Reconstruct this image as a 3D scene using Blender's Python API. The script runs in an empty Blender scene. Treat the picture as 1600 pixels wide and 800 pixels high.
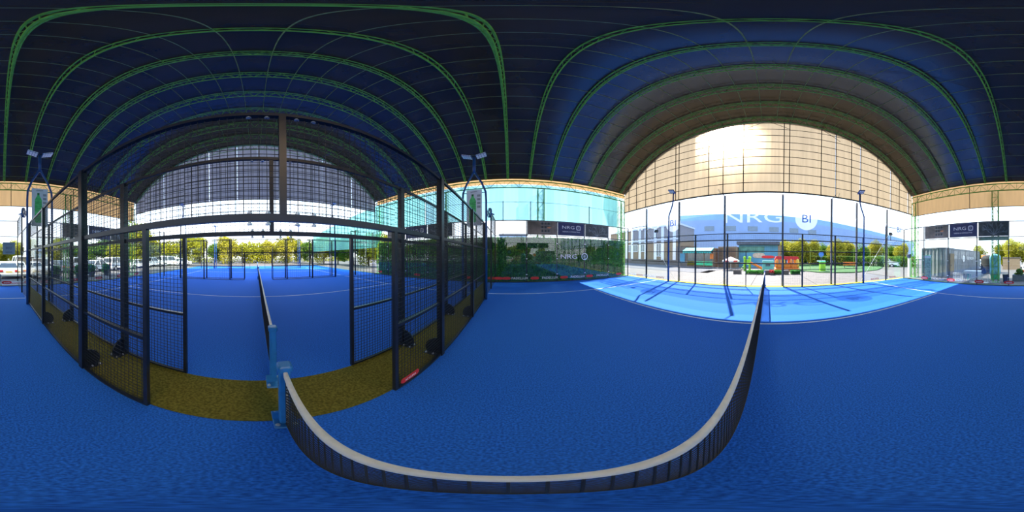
import bpy, bmesh, math, random
from mathutils import Vector, Matrix
random.seed(7)
S = bpy.context.scene
C = S.collection
R = math.radians

# ------------------------------------------------------------------ camera, sky, sun, exposure
cd = bpy.data.cameras.new('camera')
cam = bpy.data.objects.new('camera', cd)
C.objects.link(cam)
cd.type = 'PANO'
try:
    cd.panorama_type = 'EQUIRECTANGULAR'
except Exception:
    cd.cycles.panorama_type = 'EQUIRECTANGULAR'
cd.clip_start = 0.01
cd.clip_end = 1000
cam.location = (0, 0, 1.75)
cam.rotation_euler = (R(89.6), 0, 0)
S.camera = cam

W = bpy.data.worlds.new('sky')
S.world = W
W.use_nodes = True
wn, wl = W.node_tree.nodes, W.node_tree.links
for n in list(wn):
    wn.remove(n)
w_out = wn.new('ShaderNodeOutputWorld')
w_bg = wn.new('ShaderNodeBackground')
w_tc = wn.new('ShaderNodeTexCoord')
w_sep = wn.new('ShaderNodeSeparateXYZ')
w_ramp = wn.new('ShaderNodeValToRGB')
w_ramp.color_ramp.elements[0].position = 0.0
w_ramp.color_ramp.elements[0].color = (0.92, 0.95, 1.0, 1)
w_ramp.color_ramp.elements[1].position = 1.0
w_ramp.color_ramp.elements[1].color = (0.30, 0.52, 0.95, 1)
e = w_ramp.color_ramp.elements.new(0.25)
e.color = (0.70, 0.84, 1.0, 1)
wl.new(w_tc.outputs['Generated'], w_sep.inputs[0])
wl.new(w_sep.outputs['Z'], w_ramp.inputs['Fac'])
wl.new(w_ramp.outputs['Color'], w_bg.inputs['Color'])
wl.new(w_bg.outputs[0], w_out.inputs['Surface'])
w_bg.inputs['Strength'].default_value = 2.8

SUN_AZ, SUN_EL = 72.3, 46.5
sd = bpy.data.lights.new('sun', 'SUN')
sd.energy = 13.0
sd.angle = R(0.53)
sd.color = (1.0, 0.93, 0.82)
sun = bpy.data.objects.new('sun', sd)
C.objects.link(sun)
sv = Vector((math.sin(R(SUN_AZ)) * math.cos(R(SUN_EL)), math.cos(R(SUN_AZ)) * math.cos(R(SUN_EL)), math.sin(R(SUN_EL))))
sun.rotation_euler = sv.to_track_quat('Z', 'Y').to_euler()
sun.location = sv * 60

S.view_settings.view_transform = 'Standard'
S.view_settings.look = 'None'
S.view_settings.exposure = 0.25
S.view_settings.gamma = 1.0
S.view_settings.use_curve_mapping = False
try:
    S.cycles.transparent_max_bounces = 24
    S.cycles.max_bounces = 10
    S.cycles.diffuse_bounces = 6
except Exception:
    pass

# ------------------------------------------------------------------ helpers
class MB:
    """collects plain geometry, then links it as ONE mesh object"""
    def __init__(s):
        s.v, s.f = [], []

    def add(s, vs, fs):
        b = len(s.v)
        s.v += [tuple(p) for p in vs]
        s.f += [tuple(b + i for i in f) for f in fs]
        return s

    def box(s, x0, x1, y0, y1, z0, z1):
        return s.add([(x0, y0, z0), (x1, y0, z0), (x1, y1, z0), (x0, y1, z0), (x0, y0, z1), (x1, y0, z1), (x1, y1, z1), (x0, y1, z1)],
                     [(3, 2, 1, 0), (4, 5, 6, 7), (0, 1, 5, 4), (1, 2, 6, 5), (2, 3, 7, 6), (3, 0, 4, 7)])

    def obox(s, c, size, M=None):
        M = M or Matrix.Identity(3)
        c = Vector(c)
        h = [d / 2 for d in size]
        p = []
        for z in (-1, 1):
            for x, y in ((-1, -1), (1, -1), (1, 1), (-1, 1)):
                p.append(c + M @ Vector((x * h[0], y * h[1], z * h[2])))
        return s.add(p, [(3, 2, 1, 0), (4, 5, 6, 7), (0, 1, 5, 4), (1, 2, 6, 5), (2, 3, 7, 6), (3, 0, 4, 7)])

    def rbox(s, c, size, b=0.02):
        """box with chamfered vertical and top edges"""
        x, y, z = size[0] / 2, size[1] / 2, size[2] / 2
        out = []
        for (zz, k) in ((-z, 0), (z - b, 0), (z, b)):
            xx, yy = x - k, y - k
            q = min(b, xx * .5, yy * .5)
            out.append([(-xx + q, -yy), (xx - q, -yy), (xx, -yy + q), (xx, yy - q), (xx - q, yy), (-xx + q, yy), (-xx, yy - q), (-xx, -yy + q)])
        vs = []
        for ring, zz in zip(out, (-z, z - b, z)):
            vs += [(c[0] + a, c[1] + d, c[2] + zz) for a, d in ring]
        fs = [tuple(range(7, -1, -1)), tuple(range(16, 24))]
        for r in (0, 8):
            for i in range(8):
                j = (i + 1) % 8
                fs.append((r + i, r + j, r + 8 + j, r + 8 + i))
        return s.add(vs, fs)

    def bar(s, p0, p1, w, h=None, up=(0, 0, 1), cap=True):
        p0, p1 = Vector(p0), Vector(p1)
        h = h or w
        d = (p1 - p0).normalized()
        u = Vector(up)
        if abs(d.dot(u)) > .98:
            u = Vector((0, 1, 0))
        a = d.cross(u).normalized() * (w / 2)
        b = a.cross(d).normalized() * (h / 2)
        vs = [p + q for p in (p0, p1) for q in (-a - b, a - b, a + b, -a + b)]
        fs = [(0, 1, 5, 4), (1, 2, 6, 5), (2, 3, 7, 6), (3, 0, 4, 7)]
        if cap:
            fs += [(3, 2, 1, 0), (4, 5, 6, 7)]
        return s.add(vs, fs)

    def tube(s, pts, r, n=6, cap=True):
        pts = [Vector(p) for p in pts]
        m = len(pts)
        rs = r if isinstance(r, (list, tuple)) else [r] * m
        vs, fs = [], []
        ref = None
        for i, p in enumerate(pts):
            d = (pts[min(i + 1, m - 1)] - pts[max(i - 1, 0)]).normalized()
            if ref is None:
                ref = Vector((0, 0, 1)) if abs(d.z) < .9 else Vector((1, 0, 0))
            a = d.cross(ref).normalized()
            b = a.cross(d).normalized()
            ref = b
            for k in range(n):
                t = 2 * math.pi * k / n
                vs.append(p + (a * math.cos(t) + b * math.sin(t)) * rs[i])
        for i in range(m - 1):
            for k in range(n):
                j = (k + 1) % n
                fs.append((i * n + k, i * n + j, (i + 1) * n + j, (i + 1) * n + k))
        if cap:
            fs += [tuple(range(n - 1, -1, -1)), tuple((m - 1) * n + k for k in range(n))]
        return s.add(vs, fs)

    def lathe(s, c, prof, n=16, axis='z'):
        vs, fs = [], []
        for r, z in prof:
            for k in range(n):
                t = 2 * math.pi * k / n
                p = (r * math.cos(t), r * math.sin(t), z)
                if axis == 'y':
                    p = (p[0], p[2], p[1])
                if axis == 'x':
                    p = (p[2], p[0], p[1])
                vs.append((c[0] + p[0], c[1] + p[1], c[2] + p[2]))
        for i in range(len(prof) - 1):
            for k in range(n):
                j = (k + 1) % n
                fs.append((i * n + k, i * n + j, (i + 1) * n + j, (i + 1) * n + k))
        fs += [tuple(range(n - 1, -1, -1)), tuple((len(prof) - 1) * n + k for k in range(n))]
        return s.add(vs, fs)

    def prism(s, poly, fn, d0, d1):
        """poly of 2D points mapped by fn(u, v, depth)"""
        n = len(poly)
        vs = [fn(u, v, d0) for u, v in poly] + [fn(u, v, d1) for u, v in poly]
        fs = [tuple(range(n - 1, -1, -1)), tuple(range(n, 2 * n))]
        fs += [(i, (i + 1) % n, n + (i + 1) % n, n + i) for i in range(n)]
        return s.add(vs, fs)

    def mesh(s, name, m):
        me = bpy.data.meshes.new(name)
        me.from_pydata(s.v, [], s.f)
        if m:
            me.materials.append(m)
        me.update()
        return me

    def build(s, name, m, parent=None, smooth=False):
        me = s.mesh(name, m)
        bm = bmesh.new()
        bm.from_mesh(me)
        bmesh.ops.recalc_face_normals(bm, faces=bm.faces)
        bm.to_mesh(me)
        bm.free()
        if smooth:
            for p in me.polygons:
                p.use_smooth = True
        return link(name, me, parent)


def link(name, me, parent=None):
    o = bpy.data.objects.new(name, me)
    C.objects.link(o)
    if parent:
        o.parent = parent
    return o


def tag(o, label, cat, group=None):
    o['label'] = label
    o['category'] = cat
    if group:
        o['group'] = group
    return o


def thing(name, label, cat, loc=(0, 0, 0), rz=0, group=None):
    o = bpy.data.objects.new(name, None)
    o.empty_display_size = .2
    C.objects.link(o)
    o.location = loc
    o.rotation_euler = (0, 0, rz)
    return tag(o, label, cat, group)


def struct(o):
    o['kind'] = 'structure'
    return o


def stuff(o):
    o['kind'] = 'stuff'
    return o


def dup(root, loc, rz=0, label=None, scale=None):
    r = root.copy()
    C.objects.link(r)
    r.location = loc
    r.rotation_euler = (0, 0, rz)
    if scale:
        r.scale = scale
    if label:
        r['label'] = label
    for ch in list(root.children):
        c = ch.copy()
        C.objects.link(c)
        c.parent = r
        for g in list(ch.children):
            d = g.copy()
            C.objects.link(d)
            d.parent = c
    return r


def text(name, body, size, M, m, parent=None, depth=.004, sx=1.0, align='CENTER', spacing=1.0):
    """lettering: M places its plane (local x right, local y up, local z out)"""
    cu = bpy.data.curves.new(name, 'FONT')
    cu.body = body
    cu.size = size
    cu.align_x = align
    cu.align_y = 'CENTER'
    cu.extrude = depth / 2
    cu.resolution_u = 3
    cu.space_character = spacing
    t = bpy.data.objects.new(name, cu)
    C.objects.link(t)
    dg = bpy.context.evaluated_depsgraph_get()
    me = bpy.data.meshes.new_from_object(t.evaluated_get(dg))
    bpy.data.objects.remove(t)
    me.name = name
    me.transform(Matrix.Diagonal((sx, 1, 1, 1)))
    me.transform(M)
    me.materials.clear()
    me.materials.append(m)
    o = link(name, me, parent)
    return o


def plane_mat(o, right, up):
    r, u = Vector(right).normalized(), Vector(up).normalized()
    n = r.cross(u)
    M = Matrix((r, u, n)).transposed().to_4x4()
    M.translation = Vector(o)
    return M


# ------------------------------------------------------------------ materials
def mat(name, col, rough=.6, metal=0.0, var=0.0, scale=8.0, bump=0.0, spec=.5, col2=None, coord='Object', detail=4.0):
    m = bpy.data.materials.new(name)
    m.use_nodes = True
    nt = m.node_tree
    b = nt.nodes['Principled BSDF']
    b.inputs['Base Color'].default_value = (*col, 1)
    b.inputs['Roughness'].default_value = rough
    b.inputs['Metallic'].default_value = metal
    b.inputs['Specular IOR Level'].default_value = spec
    if var or col2 or bump:
        tc = nt.nodes.new('ShaderNodeTexCoord')
        nz = nt.nodes.new('ShaderNodeTexNoise')
        nz.inputs['Scale'].default_value = scale
        nz.inputs['Detail'].default_value = detail
        nt.links.new(tc.outputs[coord], nz.inputs['Vector'])
        if var or col2:
            rp = nt.nodes.new('ShaderNodeValToRGB')
            c2 = col2 or tuple(min(1, c * (1 + var)) for c in col)
            c1 = col if col2 else tuple(c * (1 - var) for c in col)
            rp.color_ramp.elements[0].position = .35
            rp.color_ramp.elements[0].color = (*c1, 1)
            rp.color_ramp.elements[1].position = .65
            rp.color_ramp.elements[1].color = (*c2, 1)
            nt.links.new(nz.outputs['Fac'], rp.inputs['Fac'])
            nt.links.new(rp.outputs['Color'], b.inputs['Base Color'])
        if bump:
            bp = nt.nodes.new('ShaderNodeBump')
            bp.inputs['Strength'].default_value = bump
            bp.inputs['Distance'].default_value = .02
            nt.links.new(nz.outputs['Fac'], bp.inputs['Height'])
            nt.links.new(bp.outputs['Normal'], b.inputs['Normal'])
    return m


def sheet(name, col, transl=.5, clear=0.0, var=.08, scale=(6, 6, .6), clear_col=None, forward=0.0):
    """woven fabric / foil: diffuse + translucent (+ see-through share)"""
    m = bpy.data.materials.new(name)
    m.use_nodes = True
    nt = m.node_tree
    N, L = nt.nodes, nt.links
    N.remove(N['Principled BSDF'])
    out = N['Material Output']
    tc = N.new('ShaderNodeTexCoord')
    mp = N.new('ShaderNodeMapping')
    mp.inputs['Scale'].default_value = scale
    nz = N.new('ShaderNodeTexNoise')
    nz.inputs['Scale'].default_value = 1.0
    rp = N.new('ShaderNodeValToRGB')
    rp.color_ramp.elements[0].position = .3
    rp.color_ramp.elements[1].position = .7
    rp.color_ramp.elements[0].color = (*[c * (1 - var) for c in col], 1)
    rp.color_ramp.elements[1].color = (*[min(1, c * (1 + var)) for c in col], 1)
    L.new(tc.outputs['Object'], mp.inputs['Vector'])
    L.new(mp.outputs[0], nz.inputs['Vector'])
    L.new(nz.outputs['Fac'], rp.inputs['Fac'])
    d = N.new('ShaderNodeBsdfDiffuse')
    t = N.new('ShaderNodeBsdfTranslucent')
    L.new(rp.outputs[0], d.inputs['Color'])
    L.new(rp.outputs[0], t.inputs['Color'])
    mx = N.new('ShaderNodeMixShader')
    mx.inputs[0].default_value = transl
    L.new(d.outputs[0], mx.inputs[1])
    L.new(t.outputs[0], mx.inputs[2])
    last = mx
    if forward:
        rf = N.new('ShaderNodeBsdfRefraction')
        rf.inputs['IOR'].default_value = 1.12
        rf.inputs['Roughness'].default_value = .75
        L.new(rp.outputs[0], rf.inputs['Color'])
        m3 = N.new('ShaderNodeMixShader')
        m3.inputs[0].default_value = forward
        L.new(last.outputs[0], m3.inputs[1])
        L.new(rf.outputs[0], m3.inputs[2])
        last = m3
    if clear:
        tr = N.new('ShaderNodeBsdfTransparent')
        tr.inputs['Color'].default_value = (*(clear_col or (1, 1, 1)), 1)
        m2 = N.new('ShaderNodeMixShader')
        m2.inputs[0].default_value = clear
        L.new(last.outputs[0], m2.inputs[1])
        L.new(tr.outputs[0], m2.inputs[2])
        last = m2
    L.new(last.outputs[0], out.inputs['Surface'])
    return m


def glass(name, tint=(.9, .96, .94), refl=1.0):
    m = bpy.data.materials.new(name)
    m.use_nodes = True
    N, L = m.node_tree.nodes, m.node_tree.links
    N.remove(N['Principled BSDF'])
    tr = N.new('ShaderNodeBsdfTransparent')
    tr.inputs['Color'].default_value = (*tint, 1)
    gl = N.new('ShaderNodeBsdfGlossy')
    gl.inputs['Roughness'].default_value = 0.01
    fr = N.new('ShaderNodeLayerWeight')
    fr.inputs['Blend'].default_value = .5
    pw = N.new('ShaderNodeMath')
    pw.operation = 'POWER'
    pw.inputs[1].default_value = 5
    mu = N.new('ShaderNodeMath')
    mu.operation = 'MULTIPLY_ADD'
    mu.inputs[1].default_value = .9 * refl
    mu.inputs[2].default_value = .045 * refl
    mx = N.new('ShaderNodeMixShader')
    L.new(fr.outputs['Facing'], pw.inputs[0])
    L.new(pw.outputs[0], mu.inputs[0])
    L.new(mu.outputs[0], mx.inputs[0])
    L.new(tr.outputs[0], mx.inputs[1])
    L.new(gl.outputs[0], mx.inputs[2])
    L.new(mx.outputs[0], N['Material Output'].inputs['Surface'])
    return m


def leafmat(name, c1, c2):
    m = sheet(name, c1, transl=.45, var=0)
    rp = [n for n in m.node_tree.nodes if n.type == 'VALTORGB'][0]
    rp.color_ramp.elements[0].color = (*c1, 1)
    rp.color_ramp.elements[1].color = (*c2, 1)
    mp = [n for n in m.node_tree.nodes if n.type == 'MAPPING'][0]
    mp.inputs['Scale'].default_value = (1.6, 1.6, 1.6)
    return m


M_turf = mat('blue_turf', (.010, .080, .41), .85, var=0, scale=65, col2=(.025, .190, .79), bump=.10, spec=.15, detail=9)
M_olive = mat('olive_turf', (.085, .080, .012), .9, col2=(.19, .165, .03), scale=40, bump=.12, spec=.1, detail=9)
M_yellow = mat('yellow_turf', (.55, .52, .03), .9, col2=(.75, .70, .06), scale=40, spec=.1)
M_line = mat('white_line', (.72, .74, .78), .8, var=.1, scale=30)
M_pave = mat('pale_paving', (.125, .112, .104), .85, var=.12, scale=.8)
M_road = mat('asphalt', (.10, .10, .11), .9, var=.12, scale=.6)
M_slab = mat('paving_slab', (.135, .118, .108), .8, var=.1, scale=1.5)
M_lawn = mat('lawn', (.02, .09, .015), .9, col2=(.045, .13, .025), scale=3, bump=.5)
M_black = mat('black_steel', (.011, .014, .024), .33, var=.2, scale=12, spec=.55)
M_wire = mat('black_wire', (.009, .012, .018), .5, var=.15, scale=20)
M_silver = mat('bare_steel', (.60, .62, .66), .35, metal=.7, var=.1, scale=20)
M_green = mat('green_paint', (.12, .38, .05), .45, var=.2, scale=5)
M_purlin = mat('pale_green_paint', (.20, .28, .12), .5, var=.2, scale=5)
M_dkbar = mat('dark_brown_steel', (.035, .025, .018), .5, var=.2, scale=6)
M_greypost = mat('grey_steel', (.16, .15, .15), .5, var=.15, scale=6)
M_bluepole = mat('blue_paint', (.012, .075, .25), .35, var=.1, scale=5)
M_netpost = mat('light_blue_paint', (.015, .16, .46), .4, var=.12, scale=8)
M_cord = mat('net_cord', (.012, .012, .014), .7, var=.2, scale=30)
M_tape = mat('white_tape', (.90, .83, .74), .75, var=.06, scale=25, bump=.2)
M_lamp = mat('lamp_lens', (.80, .84, .88), .2, var=.05, scale=30)
M_roof = mat('dark_roof_fabric', (.026, .016, .006), .24, col2=(.050, .033, .014), scale=.5, spec=.75, detail=4, bump=.25)
M_roof.node_tree.nodes['Principled BSDF'].inputs['Coat Weight'].default_value = .25
M_roof.node_tree.nodes['Principled BSDF'].inputs['Coat Roughness'].default_value = .12
M_tan = sheet('tan_shade_fabric', (.60, .34, .145), transl=.75, var=.06)
M_tan2 = sheet('pale_tan_shade_fabric', (.31, .235, .15), transl=.75, var=.10, scale=(1, 5, .25), forward=.35)
M_grey = sheet('grey_shade_fabric', (.30, .29, .33), transl=.35, var=.10, scale=(1, 4, .25))
M_cyan = sheet('cyan_curtain_foil', (.26, .56, .60), transl=.8, clear=.35, var=.05, clear_col=(.30, .52, .58))
M_cyan2 = sheet('pale_cyan_curtain_foil', (.20, .60, .58), transl=.8, clear=.55, var=.05, clear_col=(.30, .66, .62))
M_banner = sheet('blue_mesh_banner', (.10, .17, .34), transl=.5, clear=.66, var=.05, clear_col=(.78, .88, 1))
M_banner0 = sheet('clear_mesh_banner', (.12, .15, .20), transl=.5, clear=.86, var=.03, clear_col=(.92, .97, 1))
M_glass = glass('clear_glass', (.955, .985, .975), 1.0)
M_carglass = mat('car_glass', (.03, .04, .05), .08, spec=.8, var=.1, scale=2)
M_white = mat('white_paint', (.78, .78, .78), .35, var=.04, scale=4)
M_car = mat('white_car_paint', (.80, .80, .80), .25, var=.03, scale=2)
M_cargrey = mat('grey_car_paint', (.16, .20, .25), .25, var=.05, scale=2)
M_tyre = mat('tyre', (.02, .02, .02), .8, var=.2, scale=20)
M_red = mat('red_print', (.62, .030, .035), .5, var=.08, scale=15)
M_redlamp = mat('red_lens', (.55, .03, .03), .3, var=.05, scale=15)
M_plate = mat('yellow_plate', (.75, .55, .12), .5, var=.05, scale=15)
M_wprint = mat('white_print', (.85, .86, .88), .5, var=.03, scale=15)
M_navy = mat('navy_board', (.018, .030, .115), .5, var=.12, scale=3)
M_trunk = mat('bark', (.10, .065, .04), .9, var=.3, scale=10, bump=.4)
M_cream = mat('cream_render', (.26, .19, .12), .85, var=.06, scale=2)
M_win = mat('window_pane', (.10, .14, .14), .1, spec=.8, var=.2, scale=2)
M_orange = mat('orange_plastic', (.80, .22, .03), .4, var=.05, scale=4)
M_lime = mat('lime_plastic', (.30, .62, .04), .4, var=.05, scale=4)
M_teal = mat('teal_cloth', (.03, .36, .33), .7, var=.1, scale=3)
M_bluewall = mat('blue_wall', (.09, .28, .40), .8, var=.15, scale=.6)
M_brown = mat('brown_boards', (.17, .11, .075), .8, var=.25, scale=3)
M_grwall = mat('grey_container_steel', (.23, .25, .28), .6, var=.12, scale=1.5)
M_gbox = mat('green_plastic', (.04, .60, .28), .4, var=.1, scale=4)
M_hedge = leafmat('hedge_leaf', (.045, .21, .045), (.14, .40, .09))
M_leaf = leafmat('yellow_green_leaf', (.22, .25, .018), (.44, .42, .04))
M_leaf2 = leafmat('mid_green_leaf', (.07, .16, .025), (.17, .27, .035))
M_leaf3 = leafmat('autumn_leaf', (.30, .29, .03), (.50, .45, .06))

# ------------------------------------------------------------------ court constants (metres, camera stands at x = y = 0)
XN, X2, XF, X3, X4, XE = -1.07, -1.84, 8.98, -11.86, -12.55, -22.6
YN, YB, YT = .18, -9.75, 10.28
AX0, AX1 = -11.95, 8.95           # hall, along x
HY, ZE, ZA = 10.9, 7.25, 11.45    # hall, half span, eave height, crown height
AR = (HY * HY + (ZA - ZE) ** 2) / (2 * (ZA - ZE))


def zf(y):
    return ZA - AR + math.sqrt(max(0, AR * AR - y * y))


# ------------------------------------------------------------------ ground, turf, lines
g = MB().box(-120, 120, -120, 120, -.4, -.12).build('ground', M_pave)
struct(g)
g = MB().box(-28, 9.05, YB - .12, YT + .12, -.2, 0).build('floor', M_turf)
struct(g)
floor = g
olive = MB().box(X2 + .02, XN - .02, YB, YT, 0, .006).build('floor_strip', M_olive, floor)
lines = []
for (cx0, cx1) in ((XN + .02, XF - .02), (X3 + .02, X2 - .02), (XE, X4 - .02)):
    for yy in (YN - 6.92, YN + 7.0):
        MB().box(cx0, cx1, yy - .025, yy + .025, 0, .004).build('court_line', M_line, floor)
    cm = (cx0 + cx1) / 2
    MB().box(cm - .025, cm + .025, YN - 6.92, YN + 7.0, 0, .0045).build('court_line', M_line, floor)
n = 0
for (x0, x1, y0, y1) in ((XF + .06, XF + .42, YB - .35, YT + .35), (-28, XF + .06, YT + .12, YT + .30), (-28, XF + .06, YB - .30, YB - .12)):
    n += 1
    struct(MB().box(x0, x1, y0, y1, -.2, .03 if n > 1 else .012).build('trim_%d' % n, M_yellow if n == 1 else mat('edge_turf', (.10, .16, .05), .9, var=.2, scale=30)))
# paved apron behind the hall and the street beyond the right end
slabs = struct(MB().box(-28, 30, -13.6, YB - .30, -.2, -.02).build('pavement', M_slab))
street = struct(MB().box(9.4, 22.5, -40, 60, -.2, -.05).build('street', M_pave))
road = struct(MB().box(15.5, 23.5, 6, 60, -.1, -.03).build('road', M_road))
for i in range(9):                       # paving joints that can be told apart near the right end fence
    for j in range(7):
        MB().box(9.5 + i * 1.0 + .015, 9.5 + (i + 1) * 1.0 - .015, -7 + j * 2.0 + .015, -5 + j * 2.0 - .015, -.06, -.03 + .006 * ((i * 3 + j * 5) % 3)).build('paving_slab', M_slab, street)

# ------------------------------------------------------------------ the hall
NX, NY = 14, 44
ceil = MB()
for i in range(NX + 1):
    x = AX0 - .15 + (AX1 + .40 - AX0) * i / NX
    for j in range(NY + 1):
        y = -HY - .1 + (2 * HY + .2) * j / NY
        ceil.v.append((x, y, zf(max(-HY, min(HY, y))) + .03))
for i in range(NX):
    for j in range(NY):
        a = i * (NY + 1) + j
        ceil.f.append((a, a + 1, a + NY + 2, a + NY + 1))
ceiling = struct(ceil.build('ceiling', M_roof, smooth=True))
NA = 40
ys = [-HY + 2 * HY * k / NA for k in range(NA + 1)]


def inner(y, d):
    z = zf(y)
    c = Vector((0, ZA - AR))
    v = Vector((y, z)) - c
    v = v.normalized() * (v.length - d)
    return v.x + c.x, v.y + c.y


def depth(y):
    return .10 + .42 * (1 - (abs(y) / HY) ** 2)


top_me, bot_me, lace_me = None, None, None
for k in range(15):
    x = AX1 - .50 - 1.455 * k
    if top_me is None:
        top_me = MB().tube([(0, *inner(y, .06)) for y in ys], .024, 5).mesh('top_chord', M_green)
        b = MB().tube([(0, *inner(y, .06 + depth(y))) for y in ys], .024, 5)
        bot_me = b.mesh('bottom_chord', M_green)
        c = MB()
        for q in range(NA):
            p0 = (0, *inner(ys[q], .06 + depth(ys[q])))
            p1 = (0, *inner(ys[q + 1], .06 + depth(ys[q + 1])))
            for s in (-.06, .06):
                t0 = (s, *inner((ys[q] + ys[q + 1]) / 2, .06))
                c.tube([p0, t0], .010, 3, cap=False)
                c.tube([t0, p1], .010, 3, cap=False)
        lace_me = c.mesh('lacing', M_green)
    t = bpy.data.objects.new('roof_truss', None)
    C.objects.link(t)
    t.parent = ceiling
    t.location.x = x
    for s in (-.06, .06):
        link('top_chord', top_me, t).location.x = s
    link('bottom_chord', bot_me, t)
    stuff(link('lacing', lace_me, t))
pur = MB().tube([(AX0, 0, 0), (AX1, 0, 0)], .012, 4).mesh('purlin', M_purlin)
for k in range(30):
    ang = math.asin(HY / AR) * (-1 + 2 * (k + .5) / 30)
    o = link('purlin', pur, ceiling)
    o.location = (0, (AR - .03) * math.sin(ang), ZA - AR + (AR - .03) * math.cos(ang))
# light seams of the roof cloth and a few diagonal tie rods
for (x0, x1, y0, y1) in ((AX0 + .4, -6, -4, 4), (-6, AX0 + .4, -4, 4), (5, 8.5, -9.5, -6), (5, 8.5, 9.5, 6), (-1, 4, -8.5, -2)):
    pts = []
    for q in range(13):
        y = y0 + (y1 - y0) * q / 12
        pts.append((x0 + (x1 - x0) * q / 12, *inner(y, .12)))
    MB().tube(pts, .010, 4).build('tie_rod', M_dkbar, ceiling)

# eave lattice beams
for s, lab in ((1, 'long green lattice eave beam above the cyan curtain'), (-1, 'long green lattice eave beam above the orange tan valance')):
    y = s * (HY - .02)
    t = thing('eave_truss', lab, 'beam', (0, 0, 0))
    z0, z1 = 6.52, 7.06
    for (zz, nm) in ((z1, 'top_chord'), (z0, 'bottom_chord')):
        MB().bar((AX0, y, zz), (AX1, y, zz), .06).build(nm, M_green, t)
    L_ = MB()
    nseg = 42
    dx = (AX1 - AX0) / nseg
    for q in range(nseg):
        xa = AX0 + q * dx
        L_.bar((xa, y, z0 if q % 2 else z1), (xa + dx, y, z1 if q % 2 else z0), .025)
        L_.bar((xa, y, z0), (xa, y, z1), .02)
    stuff(L_.build('lacing', M_green, t))
# lattice columns
COLX = (8.86, 1.98, -4.9, -11.75)


def make_column(h):
    a, r = .21, .03
    ch, la = MB(), MB()
    for sx in (-a, a):
        for sy in (-a, a):
            ch.bar((sx, sy, 0), (sx, sy, h), .055)
    nz = int(h / .55)
    for q in range(nz):
        z0, z1 = h * q / nz, h * (q + 1) / nz
        d = 1 if q % 2 else -1
        for sy in (-a, a):
            la.bar((-a * d, sy, z0), (a * d, sy, z1), .022)
            la.bar((-a, sy, z0), (a, sy, z0), .022)
        for sx in (-a, a):
            la.bar((sx, -a * d, z0), (sx, a * d, z1), .022)
            la.bar((sx, -a, z0), (sx, a, z0), .022)
    return ch, la


ch, la = make_column(6.62)
ch_me, la_me = MB().bar((0, 0, 0), (0, 0, 6.62), .055).mesh('chord', M_green), la.mesh('lacing', M_green)
bp_me = MB().box(-.32, .32, -.32, .32, -.1, .02).mesh('base_plate', M_green)
where = {(0, 1): 'at the corner between green screen and NRG banner', (1, 1): 'behind the boards over the green screen',
         (2, 1): 'far side, seen through the near mesh fence, right of opening', (3, 1): 'far front corner of the left end of the hall',
         (0, -1): 'at the corner beside the green drinks fridge', (1, -1): 'in front of the light blue tank',
         (2, -1): 'before the parked cars, left of the bottle sign', (3, -1): 'at the left end of the hall by the parked cars'}
for i, x in enumerate(COLX):
    for s in (1, -1):
        t = thing('lattice_column', 'green steel lattice roof column ' + where[(i, s)], 'column', (x, s * 11.2, -.02), 0, 'lattice columns carrying the roof')
        for sx in (-.21, .21):
            for sy in (-.21, .21):
                link('chord', ch_me, t).location = (sx, sy, 0)
        stuff(link('lacing', la_me, t))
        link('base_plate', bp_me, t)

# tan valances under the eaves
v = MB()
for q in range(14):
    x0 = AX0 + (AX1 + .12 - AX0) * q / 14
    x1 = AX0 + (AX1 + .12 - AX0) * (q + 1) / 14
    v.add([(x0, -11.12, 5.35), (x1, -11.12, 5.35), (x1, -11.05, 7.5), (x0, -11.05, 7.5)], [(0, 1, 2, 3)])
val_b = struct(v.build('wall_back', M_tan))
for q in range(5):
    x = AX0 + 2 + q * 4.6
    MB().bar((x, -11.09, 5.35), (x, -11.02, 7.2), .04).build('seam_pole', M_dkbar, val_b)
MB().bar((AX0, -11.12, 5.35), (AX1, -11.12, 5.35), .04).build('hem_rail', M_dkbar, val_b)
v = MB()
v.add([(AX0, 11.05, 6.86), (AX1 + .12, 11.05, 6.86), (AX1 + .12, 11.05, 7.55), (AX0, 11.05, 7.55)], [(0, 1, 2, 3)])
val_f = struct(v.build('wall_front', M_tan))
# cyan curtain
cu = thing('curtain', 'cyan see-through curtain hanging under the eave above the green screen', 'curtain', (0, 11.0, 4.1))
nn = 30
c = MB()
for q in range(nn + 1):
    x = AX0 + 5.5 + (8.3 - AX0 - 5.5) * q / nn
    yy = .05 * math.sin(q * 1.7)
    c.v += [(x, yy, 0), (x, yy, 2.72)]
for q in range(nn):
    c.f.append((2 * q, 2 * q + 2, 2 * q + 3, 2 * q + 1))
c.build('sheet', M_cyan, cu)
c = MB()
for q in range(nn + 1):
    x = -30 + (AX0 + 5.45 + 30) * q / nn
    yy = .05 * math.sin(q * 1.3)
    zt = 2.72 if x > AX0 else 2.72 - (AX0 - x) * .075
    c.v += [(x, yy, -1.6 if x < AX0 else 0), (x, yy, zt)]
for q in range(nn):
    c.f.append((2 * q, 2 * q + 2, 2 * q + 3, 2 * q + 1))
c.build('sheet', M_cyan2, cu)
c = MB()
c.v += [(8.3, .05, -.6), (7.4, .02, 0), (6.9, .05, 1.5), (7.0, .03, 2.72), (9.05, 0, 2.72), (9.05, 0, .2)]
c.f.append((0, 1, 2, 3, 4, 5))
c.build('loose_flap', sheet('pale_green_foil', (.50, .66, .56), transl=.8, clear=.5, var=.1, clear_col=(.62, .75, .66)), cu)
MB().tube([(AX0, -.03, 1.35), (8.6, -.03, 1.35)], .012, 5).build('cable', M_greypost, cu)
for x in (1.25, -.6, 5.6):
    MB().bar((x, -.05, -1.0), (x, -.05, 2.7 if x == 2.6 else 1.4), .045).build('stay_post', M_greypost, cu)

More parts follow.
